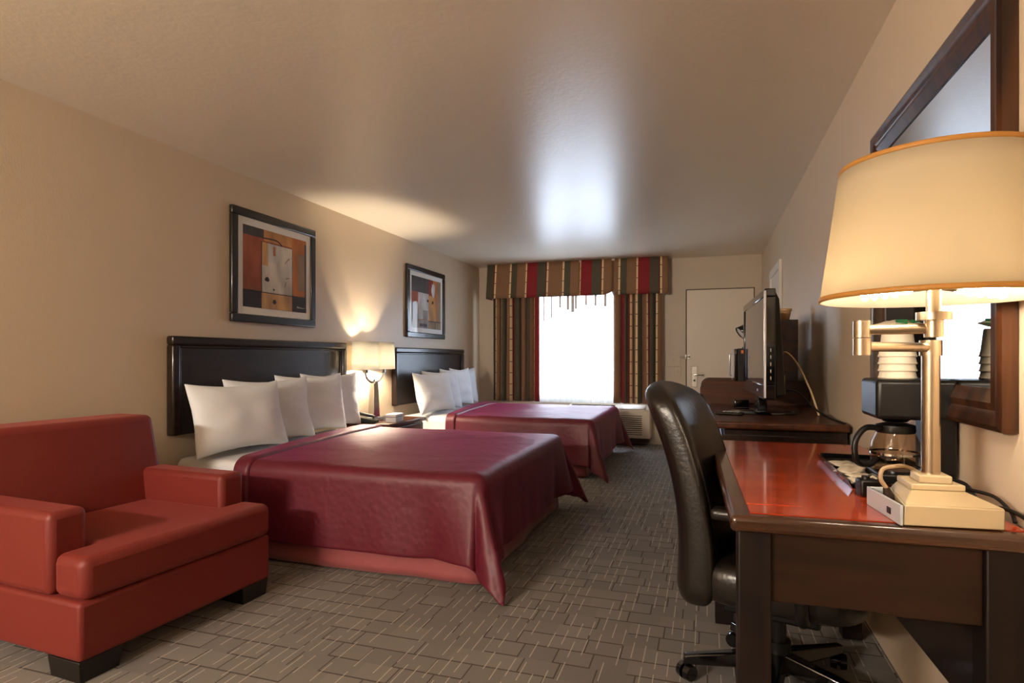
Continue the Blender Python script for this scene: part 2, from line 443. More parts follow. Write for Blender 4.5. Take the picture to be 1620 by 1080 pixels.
MB().cyl((-0.15, -0.034, 0.85), (-0.15, -0.042, 0.85), 0.014).build('keyhole', M['blackplastic'], pl)
# connecting door in the right wall
d2 = tag(thing('door_2', 'white cased connecting door in the right wall beyond the television', 'door', (XR, 0, 0)), kind='structure')
MB().box(-0.012, 0.0, 5.98, 6.76, 0.005, 1.97).build('door_leaf', M['casing'], d2, bevel=0.003)
c = MB()
c.box(-0.028, 0, 5.90, 5.98, 0, 2.04); c.box(-0.028, 0, 6.76, 6.84, 0, 2.04); c.box(-0.028, 0, 5.98, 6.76, 1.965, 2.04)
c.build('door_casing', M['casing'], d2, bevel=0.006)

# swing bar latch, switch plates
sl = thing('door_latch', 'steel swing bar latch bridging the entrance door edge', 'latch', (DX0, YB - 0.022, 1.155))
MB().tube([(-0.085, -0.018, 0.004), (-0.05, -0.02, 0.006), (0.0, -0.018, 0.004), (0.0, -0.018, -0.012), (-0.05, -0.02, -0.012), (-0.085, -0.018, -0.012)], 0.005, closed=True).build('swing_bar', M['steel'], sl)
MB().box(-0.025, 0.0, -0.012, 0.022, -0.03, 0.03).build('wall_plate', M['steel'], sl, bevel=0.003)
MB().box(0.012, 0.04, -0.012, 0.0, -0.03, 0.03).sphere((0.028, -0.03, 0.0), 0.013, 8).cyl((0.028, -0.012, 0), (0.028, -0.03, 0), 0.006).build('ball_stud', M['steel'], sl, bevel=0.002)
def switch(x0, x1, z0, z1, lab):
    o = thing('switch_plate', lab, 'switch', ((x0 + x1) / 2, YB, (z0 + z1) / 2), group='painted plates beside the entrance door')
    a, b = (x1 - x0) / 2, (z1 - z0) / 2
    MB().box(-a, a, -0.010, 0, -b, b).build('cover', M['wall_b'], o, bevel=0.003)
    MB().box(-0.008, 0.008, -0.020, -0.010, -0.02, 0.02).build('toggle', M['wall_b'], o, bevel=0.003)
switch(-0.40, -0.315, 0.905, 1.02, 'small cream switch plate, the lower one left of the entrance door')
switch(-0.50, -0.325, 1.03, 1.19, 'wide cream plate just above the small switch plate by the door')

# ------------------------------------------------------------------ curtains
def cloth_sheet(name, x0, x1, z0, z1, y, folds, amp, mat, u0=0.0, width=1.5, seed=0, solid=0.003, flare=0.0, parent=None):
    n = folds * 16
    rnd = random.Random(seed)
    ph = [rnd.uniform(-0.5, 0.5) for _ in range(folds + 2)]
    am = [rnd.uniform(0.7, 1.15) for _ in range(folds + 2)]
    def wav(t):
        k = t * folds; i = int(min(k, folds - 1e-6)); fr = k - i
        a = am[i] * (1 - fr) + am[i + 1] * fr
        return amp * a * math.sin(2 * PI * k + 0.9 * math.sin(2 * PI * k * 0.31 + seed))
    def fn(a, b):
        z = z1 + (z0 - z1) * b
        k = 0.85 + 0.35 * b
        x = x0 + (x1 - x0) * a + 0.35 * amp * math.cos(2 * PI * a * folds) * k
        return (x + flare * b * (a - 0.5), y + wav(a) * k, z)
    mb = MB().grid(fn, n, 12, uvfn=lambda a, b: (u0 + a * width, z1 + (z0 - z1) * b))
    return mb.build(name, mat, parent, solid=solid, angle=80)
tag(cloth_sheet('drape', -2.87, -2.19, 0.545, 2.06, 7.87, 7, 0.045, M['drape'], 0.0, 1.45, 3), 'striped burgundy, tan and olive drape on the left of the window', 'curtain', 'striped drapes at the window')
tag(cloth_sheet('drape', -1.19, -0.56, 0.545, 2.06, 7.87, 7, 0.045, M['drape'], 0.35, 1.40, 8), 'striped burgundy, tan and olive drape on the right of the window', 'curtain', 'striped drapes at the window')
shc = thing('sheer_curtain', 'white sheer curtain glowing with daylight between the striped drapes', 'curtain', (0, 0, 0))
cloth_sheet('voile', -2.30, -1.06, 0.53, 2.08, 7.975, 17, 0.012, M['sheer'], 0, 2, 5, solid=0, parent=shc)
for px_, ln, wd_ in ((-2.14, 0.30, 0.012), (-2.03, 0.26, 0.014), (-1.91, 0.14, 0.018), (-1.80, 0.17, 0.026), (-1.735, 0.20, 0.030), (-1.69, 0.16, 0.022), (-1.55, 0.12, 0.018), (-1.42, 0.13, 0.020), (-1.29, 0.14, 0.026)):
    wd_ *= 1.4; ln *= 1.15
    MB().box(px_ - wd_ / 2, px_ + wd_ / 2, 7.945, 7.958, 1.99 - ln, 2.08).build('pinch_pleat', M['sheet'], shc, bevel=0.004)
val = thing('valance', 'flat striped valance with pleats below the ceiling over the window', 'valance', (0, 0, 0))
VX0, VX1, VY = -2.915, -0.475, 7.80
VZ0, VZ1 = 1.965, 2.436
mb = MB()
pleat = [-2.915, -1.60, -1.165, -0.475]
def vfront(a, b):
    x = VX0 + (VX1 - VX0) * a
    y = VY
    for p in pleat[1:3]:
        y += 0.035 * math.exp(-((x - p) / 0.012) ** 2)
    y -= 0.012 * b
    z = VZ1 + (VZ0 - VZ1) * b
    if -1.32 < x < -1.165: z += 0.05 * b * ((x + 1.32) / 0.155) ** 2
    return (x - 0.02 * b * (1 - a), y + 0.004 * math.sin(x * 9), z)
mb.grid(vfront, 220, 8, uvfn=lambda a, b: (a * 2.44 * 0.872 - 0.052, VZ1 + (VZ0 - VZ1) * b))
mb.build('front_panel', M['valance'], val, solid=0.006)
mb = MB()
mb.grid(lambda a, b: (VX1, VY + a * (YB - 0.005 - VY) - 0.012 * b * (1 - a), VZ1 + (VZ0 - VZ1) * b), 6, 4, uvfn=lambda a, b: (2.076 + a * 0.19, VZ1 + (VZ0 - VZ1) * b))
mb.build('side_return', M['valance'], val, solid=0.006)
mb = MB()
mb.grid(lambda a, b: (VX0 - 0.02 * b, VY + a * (YB - 0.005 - VY) - 0.012 * b * (1 - a), VZ1 + (VZ0 - VZ1) * b), 6, 4, uvfn=lambda a, b: (0.05 - a * 0.22, VZ1 + (VZ0 - VZ1) * b))
mb.build('side_return', M['valance'], val, solid=0.006)
MB().box(VX0 + 0.005, VX1 - 0.005, VY + 0.004, YB - 0.002, VZ1 - 0.02, VZ1).build('top_board', M['door'], val)

# ------------------------------------------------------------------ air conditioner
ac = thing('air_conditioner', 'ivory wall air conditioner with slatted grille under the window', 'air conditioner', (-1.235, YB - 0.003, 0))
AX = 0.545
MB().prism([(0, 0.10), (-0.24, 0.10), (-0.255, 0.13), (-0.255, 0.44), (-0.235, 0.465), (-0.07, 0.515), (0, 0.515)], 0, -AX, AX).build('body', M['ac'], ac, bevel=0.008)
MB().box(-AX + 0.02, AX - 0.02, -0.21, -0.02, 0.045, 0.10).build('sleeve', M['acdark'], ac)
gr = MB().box(-AX + 0.05, AX - 0.10, -0.2575, -0.2545, 0.135, 0.395)
gr.build('grille_recess', M['acdark'], ac, smooth=False)
gr = MB()
for i in range(10):
    z = 0.137 + i * 0.0265
    gr.hexa([(-AX + 0.05, -0.255, z), (AX - 0.10, -0.255, z), (AX - 0.10, -0.255, z + 0.012), (-AX + 0.05, -0.255, z + 0.012),
             (-AX + 0.05, -0.272, z - 0.004), (AX - 0.10, -0.272, z - 0.004), (AX - 0.10, -0.272, z + 0.006), (-AX + 0.05, -0.272, z + 0.006)])
gr.build('grille', M['ac'], ac, smooth=False)
MB().box(-AX - 0.012, AX + 0.012, -0.03, 0.0, 0.505, 0.535).build('top_lip', M['ac'], ac, bevel=0.005)
MB().hexa([(0.10, -0.225, 0.470), (0.48, -0.225, 0.470), (0.48, -0.08, 0.514), (0.10, -0.08, 0.514), (0.10, -0.225, 0.480), (0.48, -0.225, 0.480), (0.48, -0.08, 0.524), (0.10, -0.08, 0.524)]).build('control_flap', M['ac'], ac, bevel=0.003)
v = MB()
for i in range(6):
    y = -0.215 + i * 0.024; z = 0.472 + i * 0.0073
    v.box(-AX + 0.04, 0.08, y, y + 0.008, z, z + 0.006)
v.build('air_outlet', M['acdark'], ac, smooth=False)

# ------------------------------------------------------------------ headboards
def headboard(y0, y1, z0, z1, lab):
    o = thing('headboard', lab, 'headboard', (XL, (y0 + y1) / 2, z0), group='dark headboards on the left wall')
    w, hh = (y1 - y0) / 2, z1 - z0
    MB().box(0.002, 0.035, -w + 0.02, w - 0.02, 0.0, hh - 0.02).build('panel', M['panel'], o, smooth=False)
    fr = MB(); a = 0.055
    fr.box(0.002, 0.062, -w, w, hh - a, hh); fr.box(0.002, 0.062, -w, -w + a, 0, hh - a); fr.box(0.002, 0.062, w - a, w, 0, hh - a)
    fr.build('frame', M['espresso'], o, bevel=0.012, seg=3)
    b = MB()
    b.box(0.035, 0.048, -w + a, w - a, hh - a - 0.018, hh - a); b.box(0.035, 0.048, -w + a, -w + a + 0.018, 0, hh - a - 0.018); b.box(0.035, 0.048, w - a - 0.018, w - a, 0, hh - a - 0.018)
    b.build('inner_moulding', M['espresso'], o, bevel=0.005)
headboard(2.78, 4.61, 0.664, 1.275, 'wide espresso headboard behind the nearer bed, below the larger picture')
headboard(5.50, 7.33, 0.64, 1.25, 'wide espresso headboard behind the farther bed, beside the bedside lamp')

# ------------------------------------------------------------------ beds
BED_T = 0.535
def make_bed(y0, lab):
    W = 1.62
    o = thing('bed', lab, 'bed', (-2.06, y0 + W / 2, 0), group='two made beds along the left wall')
    h = W / 2
    MB().box(-1.0, 0.95, -h, h, 0.09, 0.28).build('box_spring', M['sheet'], o, bevel=0.02)
    m = MB().box(-1.0, 0.965, -h, h, 0.28, BED_T)
    m.build('mattress', M['sheet'], o, bevel=0.05, seg=4)
    # skirt: three gathered sides hanging to the floor
    path = [(-0.98, -h - 0.012), (0.975, -h - 0.012), (0.975, h + 0.012), (-0.98, h + 0.012)]
    L = [0]; 
    for a, b in zip(path, path[1:]): L.append(L[-1] + math.dist(a, b))
    def fn(a, b):
        s = a * L[-1]
        for i in range(3):
            if s <= L[i + 1] + 1e-9:
                k = (s - L[i]) / (L[i + 1] - L[i]); p, q = path[i], path[i + 1]
                x, y = p[0] + (q[0] - p[0]) * k, p[1] + (q[1] - p[1]) * k
                nx, ny = [(0, -1), (1, 0), (0, 1)][i]; break
        rip = b * (0.012 + 0.022 * noise.noise(Vector((s * 2.1, b * 1.3, y0))) + 0.012 * noise.noise(Vector((s * 6 + 3, b * 2.5, y0))))
        return (x + nx * rip, y + ny * rip, 0.30 + (0.012 - 0.30) * b)
    MB().grid(fn, 150, 8).build('bed_skirt', M['skirt'], o, solid=0.003, angle=70)
    return o
make_bed(2.775, 'nearer made bed with white sheets and pink red skirt beside the armchair')
make_bed(5.575, 'farther made bed with white sheets by the window wall')

def make_bedspread(ox, oy, lab, seed):
    """local origin at near head corner of the bed top"""
    W, LX, R, DROP, TOP = 1.60, 1.43, 0.062, 0.465, 0.556
    o = thing('bedspread', lab, 'bedspread', (ox, oy, 0), group='burgundy bedspreads')
    def surf(p, q, off=0.0):
        a = max(0.0, p - LX); b = max(0.0, -q, q - W); sg = -1 if q < 0 else 1
        x, y = min(p, LX), min(max(q, 0), W)
        r = math.hypot(a, b); phi = math.atan2(b, a)
        z = TOP + off
        if r < 1e-7:
            edge = min(q, W - q, LX - p)
            z += 0.006 * noise.noise(Vector((p * 2.5, q * 2.5, seed))) + 0.003 * noise.noise(Vector((p * 8, q * 8, seed)))
            z += 0.012 * min(1, edge / 0.4)
            return (x, y, z)
        Rr = R + off
        if r < R * PI / 2:
            h, d = Rr * math.sin(r / R), Rr * (1 - math.cos(r / R))
        else:
            ex = r - R * PI / 2
            s2 = math.sin(2 * phi)
            kap = 0.05
            if a > 0 and b > 0:
                kap += 0.15 + 0.26 * abs(s2) ** 3 - 0.16 * math.exp(-((math.degrees(phi) - 24) / 8) ** 2) - 0.16 * math.exp(-((math.degrees(phi) - 66) / 8) ** 2)
            else:
                dc = (LX - p) if b > 0 else min(q, W - q)
                kap += 0.15 * math.exp(-(dc / 0.11) ** 2) - 0.07 * math.exp(-((dc - 0.24) / 0.07) ** 2)
            sv = p if b > a else q
            fold = 0.05 * noise.noise(Vector((sv * 3.2, seed, 1 if b > a else 5))) + 0.025 * noise.noise(Vector((sv * 9, seed + 2, 1 if b > a else 5)))
            kap += fold * min(1, ex / 0.3)
            h, d = Rr + ex * math.sin(kap), Rr + ex * math.cos(kap)
        zz = z - d
        if zz < 0.012 + off:
            h += (0.012 + off - zz) * 0.7; zz = 0.012 + off + 0.004 * math.sin(h * 60)
        return (x + h * math.cos(phi), y + sg * h * math.sin(phi), zz)
    head = lambda q: -0.01 - 0.24 * min(max(q / W, 0), 1.05)
    def fn(a, b):
        q = -DROP + (W + 2 * DROP) * b
        p0 = head(q); p = p0 + (LX + DROP - p0) * a
        return surf(p, q)
    MB().grid(fn, 84, 130).build('spread', M['quilt'], o, solid=0.012, subsurf=1, angle=180)
    def fb(a, b):
        q = -DROP + (W + 2 * DROP) * b
        wq = 0.10 + 0.10 * min(max(q / W, 0), 1)
        p = head(q) - 0.008 + (wq + 0.008) * a
        off = 0.018 * math.sqrt(max(0, 1 - (2 * a - 1) ** 8)) + 0.002
        return surf(p, q, off)
    MB().grid(fb, 14, 130).build('fold_band', M['quilt'], o, solid=0.008, subsurf=1, angle=180)
    return o
make_bedspread(-2.535, 2.785, 'burgundy bedspread covering the nearer bed, its corner trailing on the carpet', 1.3)
make_bedspread(-2.50, 5.585, 'burgundy bedspread covering the farther bed in front of the window', 7.7)

# ------------------------------------------------------------------ pillows
def pillow(x, y, yaw, lean, w, hgt, th, lab, seed, grp):
    n = 26
    def side(sg):
        def fn(a, b):
            u, v = a * 2 - 1, b * 2 - 1
            prof = ((1 - abs(u) ** 2.6) * (1 - abs(v) ** 2.6)) ** 0.55 if abs(u) < 1 and abs(v) < 1 else 0
            yy = w / 2 * u * (1 - 0.085 * (1 - v * v)); zz = hgt / 2 * v * (1 - 0.15 * (1 - u * u))
            wr = noise.noise(Vector((u * 2.2, v * 2.2, seed))) * 0.10 + noise.noise(Vector((u * 5 + seed, v * 8, seed * 2))) * 0.07 * abs(u)
            # creases fanning from the seams
            wr += 0.16 * noise.noise(Vector((u * 3 + seed, v * 11 + 4 * u, seed))) * max(0, abs(u) - 0.4) * 1.6
            return (sg * th / 2 * prof * (1 + wr) + 0.012 * noise.noise(Vector((u * 1.5, v * 1.5, seed + 9))), yy, hgt / 2 + zz)
        return fn
    mb = MB().grid(side(1), n, n).grid(side(-1), n, n)
    o = mb.build('pillow', M['white'], None, subsurf=1, angle=180, weld=True)
    o.location = (x, y, BED_T + 0.004); o.rotation_euler = (0, lean, yaw)
    return tag(o, lab, 'pillow', grp)
GA, GB = 'white pillows on the nearer bed', 'white pillows on the farther bed'
def pillow_row(y0, dx, grp, labs, seeds):
    pillow(-2.77 + dx, y0 + 0.335, -0.13, -0.24, 0.72, 0.47, 0.17, labs[0], seeds, grp)
    pillow(-2.86 + dx, y0 + 0.72, -0.13, -0.20, 0.76, 0.48, 0.16, labs[1], seeds + 3.3, grp)
    pillow(-2.92 + dx, y0 + 1.25, -0.12, -0.16, 0.74, 0.49, 0.15, labs[2], seeds + 5.1, grp)
    pillow(-2.965 + dx, y0 + 1.55, -0.08, -0.10, 0.74, 0.49, 0.12, labs[3], seeds + 8.2, grp)
pillow_row(2.72, 0.0, GA, ['front pillow of the nearer bed, closest to the armchair', 'second pillow of the nearer bed, half behind the front one', 'third pillow of the nearer bed, left of the last', 'last pillow of the nearer bed, next to the bedside lamp'], 1.0)
pillow_row(5.50, 0.03, GB, ['front pillow of the farther bed, next to the nightstand', 'second pillow of the farther bed, half behind the front one', 'third pillow of the farther bed, left of the last', 'last pillow of the farther bed, closest to the window'], 21.0)

# ------------------------------------------------------------------ pictures
def art_material(name, col, var=0.35, scale=9, stretch=(1, 1, 0.4)):
    return pbr(name, col, rough=0.7, var=var, vscale=scale, stretch=stretch, detail=8)
A = {k: art_material('paint ' + k, c) for k, c in dict(charcoal=(62, 56, 54), rust=(158, 78, 42), white=(206, 198, 186), ochre=(196, 138, 76), amber=(190, 112, 44), black=(34, 30, 32), sand=(200, 152, 98), crimson=(132, 32, 26), grey=(150, 142, 138), taupe=(150, 122, 92), palegrey=(196, 192, 188)).items()}
AL = list(A); AM = [A[k] for k in AL]
def picture(y0, y1, z0, z1, lab, patches, strokes):
    o = thing('framed_picture', lab, 'picture', (XL, (y0 + y1) / 2, (z0 + z1) / 2), group='abstract prints over the beds')
    w, h = (y1 - y0) / 2, (z1 - z0) / 2
    fw = 0.06
    fr = MB()
    fr.box(0.003, 0.034, -w, w, h - fw, h); fr.box(0.003, 0.034, -w, w, -h, -h + fw)
    fr.box(0.003, 0.034, -w, -w + fw, -h + fw, h - fw); fr.box(0.003, 0.034, w - fw, w, -h + fw, h - fw)
    fr.build('frame', M['frameblack'], o, bevel=0.008, seg=3)
    MB().box(0.002, 0.020, -w + fw, w - fw, -h + fw, h - fw).build('mat_board', M['mat'], o, smooth=False)
    aw, ah = w - fw - 0.052, h - fw - 0.052
    mb = MB(); k = 0
    for (u0, u1, v0, v1, c) in patches:
        x = 0.0206 + 0.00025 * k; k += 1
        mb.box(0.0200, x, -aw + 2 * aw * u0, -aw + 2 * aw * u1, -ah + 2 * ah * v0, -ah + 2 * ah * v1, AL.index(c))
    x = 0.0206 + 0.00025 * k
    for poly, c in strokes:
        mb.prism([(-aw + 2 * aw * p, -ah + 2 * ah * q) for p, q in poly], 0, 0.0202, x, AL.index(c)); x += 0.0001
    mb.build('print', AM, o, smooth=False)
    MB().grid(lambda a, b: (0.0290, (w - fw) * (2 * a - 1), (h - fw) * (2 * b - 1)), 1, 1).build('glazing', M['glass'], o, smooth=False)
def line(pts, t):
    """a thin painted stroke as a polygon"""
    up = [(x, y + t) for x, y in pts]; return pts + up[::-1]
def blob(cx, cy, rx, ry, seed, n=14):
    r = random.Random(seed)
    return [(cx + rx * math.cos(2 * PI * i / n) * r.uniform(0.75, 1.1), cy + ry * math.sin(2 * PI * i / n) * r.uniform(0.75, 1.1)) for i in range(n)]
sig = [(line([(0.83, 0.052), (0.845, 0.075), (0.855, 0.05), (0.875, 0.07), (0.89, 0.05), (0.91, 0.062), (0.93, 0.052), (0.96, 0.058)], 0.007), 'palegrey')]
picture(3.28, 4.20, 1.393, 2.20, 'larger looking abstract print with a white panel, over the nearer bed',
        [(0, 1, 0, 1, 'rust'), (0, 0.30, 0.885, 1, 'charcoal'), (0.30, 1, 0.86, 1, 'ochre'), (0.75, 1, 0.2, 1, 'amber'), (0.86, 1, 0.3, 0.8, 'taupe'), (0.97, 1, 0.2, 0.95, 'charcoal'), (0, 1, 0, 0.215, 'black'),
         (0.265, 0.75, 0, 0.2, 'sand'), (0.262, 0.758, 0.205, 0.845, 'black'), (0.27, 0.75, 0.21, 0.84, 'white'), (0.27, 0.36, 0.55, 0.84, 'sand'), (0.365, 0.5, 0.6, 0.838, 'palegrey'), (0, 1, 0.2, 0.208, 'black')],
        [([(0.44, 0.70), (0.475, 0.69), (0.475, 0.81), (0.44, 0.815)], 'amber'), (blob(0.345, 0.375, 0.035, 0.035, 2), 'black'), (blob(0.45, 0.255, 0.015, 0.012, 3), 'black'), (blob(0.46, 0.10, 0.03, 0.03, 4), 'black'),
         (line([(0.30, 0.885), (0.45, 0.895), (0.52, 0.885), (0.585, 0.84)], 0.014), 'black'), (blob(0.31, 0.26, 0.05, 0.04, 8), 'white'), (line([(0.63, 0.62), (0.66, 0.66), (0.70, 0.70)], 0.008), 'charcoal'), (line([(0.64, 0.42), (0.70, 0.44)], 0.007), 'black'), (line([(0.62, 0.30), (0.645, 0.37)], 0.012), 'charcoal')] + sig)
picture(5.80, 6.78, 1.37, 2.175, 'abstract print with a dark grey block and crimson stroke, over the farther bed',
        [(0, 1, 0, 1, 'amber'), (0, 0.55, 0.70, 1, 'charcoal'), (0.55, 0.72, 0.68, 1, 'crimson'), (0.88, 1, 0.1, 1, 'taupe'), (0, 0.21, 0.48, 0.70, 'rust'), (0, 0.21, 0, 0.48, 'taupe'), (0.21, 0.56, 0.18, 0.70, 'palegrey'), (0.56, 0.82, 0.14, 0.66, 'ochre'),
         (0.36, 0.54, 0.18, 0.36, 'grey'), (0, 1, 0, 0.15, 'taupe'), (0.22, 0.55, 0.0, 0.17, 'grey'), (0.25, 0.5, 0.03, 0.09, 'charcoal'), (0.56, 1, 0.145, 0.16, 'black'), (0.78, 0.80, 0, 0.145, 'charcoal')],
        [(blob(0.72, 0.80, 0.065, 0.15, 5, 20), 'palegrey'), (blob(0.53, 0.56, 0.03, 0.03, 6), 'black'), (blob(0.70, 0.54, 0.035, 0.04, 7), 'black')])

# ------------------------------------------------------------------ nightstand and what stands on it
NZ = 0.555
ns = thing('nightstand', 'dark wood nightstand between the two beds', 'nightstand', (-2.885, 4.99, 0))
MB().box(-0.235, 0.235, -0.36, 0.36, NZ - 0.035, NZ).build('top', M['walnut'], ns, bevel=0.008)
MB().box(-0.22, 0.205, -0.335, 0.335, 0.12, NZ - 0.035).build('body', M['espresso'], ns, bevel=0.004)
for z0, z1 in ((0.34, 0.505), (0.14, 0.325)):
    dr = MB().box(0.205, 0.222, -0.32, 0.32, z0, z1).build('drawer', M['walnut'], ns, bevel=0.004)
    MB().cyl((0.222, 0, (z0 + z1) / 2), (0.245, 0, (z0 + z1) / 2), 0.014).build('knob', M['nickel'], dr)
for sx, sy in ((-1, -1), (-1, 1), (1, -1), (1, 1)):
    MB().box(sx * 0.19 - 0.022, sx * 0.19 + 0.022, sy * 0.31 - 0.022, sy * 0.31 + 0.022, 0, 0.12, top=(1.15, 1.15)).build('leg', M['espresso'], ns)

bl = thing('bedside_lamp', 'chrome twin arm bedside lamp with two joined white shades, lit', 'lamp', (-2.988, 4.93, NZ), math.radians(-7))
MB().box(-0.075, 0.075, -0.10, 0.10, 0.0, 0.028, top=(0.9, 0.9)).build('base', M['chrome'], bl, bevel=0.005)
MB().box(-0.036, 0.036, -0.044, 0.044, 0.028, 0.352, top=(0.7, 0.7)).build('column', M['chrome'], bl, bevel=0.003)
pts = [(0, -0.128, 0.455)] + [(0, -0.128 * math.cos(math.radians(a)), 0.45 - 0.095 * math.sin(math.radians(a))) for a in range(0, 181, 12)] + [(0, 0.128, 0.455)]
MB().tube(pts, 0.0125, 12).cyl((0, 0, 0.345), (0, 0, 0.35), 0.022).sphere((0, 0, 0.378), 0.012, 8).build('yoke', M['chrome'], bl)
for s in (-1, 1):
    sk = MB().cyl((0, s * 0.128, 0.445), (0, s * 0.128, 0.475), 0.03).cyl((0, s * 0.128, 0.475), (0, s * 0.128, 0.502), 0.016).build('socket', M['chrome'], bl)
    MB().sphere((0, s * 0.128, 0.54), (0.026, 0.026, 0.04), 12).build('bulb', M['bulb'], sk)
    def ring(k, z, sh=1.0, s=s):
        out = []
        for i in range(40):
            a = 2 * PI * i / 40; c_, s_ = math.cos(a), math.sin(a)
            out.append((0.102 * k * sh * math.copysign(abs(c_) ** 0.8, c_), s * 0.128 + 0.127 * k * math.copysign(abs(s_) ** 0.8, s_), z))
        return out
    MB().ring_tube([ring(1.0, 0.478), ring(0.985, 0.56), ring(0.965, 0.65), ring(0.945, 0.735)], caps=False).build('lamp_shade', M['shadew'], bl, solid=0.003)

ph = thing('telephone', 'black desk telephone at the near end of the nightstand', 'telephone', (-2.92, 4.68, NZ), 0.25)
MB().prism([(-0.10, 0), (0.10, 0), (0.10, 0.025), (-0.10, 0.065)], 1, -0.045, 0.075).build('body', M['blackplastic'], ph, bevel=0.006)
MB().tube([(-0.075, -0.02, 0.082), (-0.06, -0.02, 0.09), (0.07, -0.02, 0.062), (0.085, -0.02, 0.048)], [0.02, 0.016, 0.014, 0.02], 10).build('handset', M['blackplastic'], ph)
MB().box(0.0, 0.07, 0.01, 0.06, 0.038, 0.044).build('keypad', M['greyplastic'], ph)
nb = thing('card_box', 'small white box with a dark line in front of the bedside lamp', 'box', (-2.735, 4.87, NZ), 0.1)
MB().box(-0.05, 0.05, -0.085, 0.085, 0, 0.045).build('base', M['sheet'], nb, bevel=0.003)
MB().box(-0.052, 0.052, -0.087, 0.087, 0.049, 0.072).build('lid', M['sheet'], nb, bevel=0.003)
MB().box(-0.048, 0.048, -0.083, 0.083, 0.044, 0.050).build('seam', M['cordblack'], nb)

# ------------------------------------------------------------------ armchair
ch = thing('armchair', 'oversized rust red upholstered armchair with a loose seat cushion', 'armchair', (-2.037, 1.93, 0), math.radians(-3.5))
U = M['upholstery']
MB().box(-0.93, 0.0, -0.442, 0.442, 0.078, 0.285).build('base', U, ch, bevel=0.016, seg=3)
for s in (-1, 1):
    MB().box(-0.90, -0.165, s * 0.442 if s < 0 else 0.305, -0.305 if s < 0 else 0.442, 0.285, 0.583).build('arm', U, ch, bevel=0.026, seg=4)
bk = MB().hexa([(-0.95, -0.435, 0.285), (-0.66, -0.435, 0.285), (-0.66, 0.435, 0.285), (-0.95, 0.435, 0.285),
                (-0.985, -0.40, 0.845), (-0.745, -0.40, 0.845), (-0.745, 0.40, 0.845), (-0.985, 0.40, 0.845)])
bmesh.ops.subdivide_edges(bk.bm, edges=bk.bm.edges[:], cuts=3, use_grid_fill=True)
for vtx in bk.bm.verts:
    if vtx.co.z > 0.6: vtx.co.y *= 0.995
    k = 1 - abs(vtx.co.y) / 0.45
    if vtx.co.x > -0.8: vtx.co.x += 0.03 * k * (1 - abs(vtx.co.z - 0.56) / 0.4)
bk.build('backrest', U, ch, bevel=0.03, seg=4, angle=50)
cu = MB()
def tcush():
    out = [(-0.66, -0.30), (-0.165, -0.30), (-0.160, -0.436), (0.012, -0.438), (0.018, 0.0), (0.012, 0.438), (-0.160, 0.436), (-0.165, 0.30), (-0.66, 0.30)]
    cu.prism(out, 2, 0.288, 0.44)
tcush()
co = cu.build('seat_cushion', U, ch, bevel=0.034, seg=4)
for x, y in ((-0.09, -0.36), (-0.09, 0.36), (-0.84, -0.36), (-0.84, 0.36)):
    MB().box(x - 0.085, x + 0.075, y - 0.07, y + 0.07, 0.0, 0.078, top=(1.08, 1.12)).build('foot', M['blackwood'], ch, bevel=0.003)

# ------------------------------------------------------------------ desk
DZT = 0.78
dk = thing('desk', 'dark wood writing desk with glossy red cherry top along the right wall', 'desk', (0.052, 1.455, 0), math.radians(1.6))
DW, DL = 0.592, 1.335
MB().box(0, DW, 0, DL, DZT - 0.040, DZT - 0.002).build('desktop_edge', M['deskedge'], dk, bevel=0.012, seg=3)
MB().box(0.045, DW - 0.01, 0.035, DL - 0.035, DZT - 0.004, DZT).build('top_inlay', M['cherry'], dk, smooth=False)
for x, y in ((0.018, 0.025), (DW - 0.085, 0.025), (0.018, DL - 0.095), (DW - 0.085, DL - 0.095)):
    MB().box(x, x + 0.072, y, y + 0.07, 0, DZT - 0.040).build('leg', M['espresso_z'], dk, bevel=0.004)
MB().prism([(0.09, DZT - 0.04), (0.09, 0.575), (0.30, 0.575), (0.36, 0.57), (DW - 0.085, 0.57), (DW - 0.085, DZT - 0.04)], 1, 0.04, 0.062).build('end_apron', M['walnut_x'], dk, bevel=0.002)
MB().box(0.09, DW - 0.085, DL - 0.075, DL - 0.05, 0.575, DZT - 0.04).build('end_apron', M['walnut_x'], dk, bevel=0.002)
MB().box(0.04, 0.06, 0.095, DL - 0.095, 0.67, DZT - 0.04).build('front_apron', M['espresso'], dk, bevel=0.002)
MB().box(DW - 0.04, DW - 0.02, 0.095, DL - 0.095, 0.30, DZT - 0.04).build('modesty_panel', M['espresso'], dk, bevel=0.002)

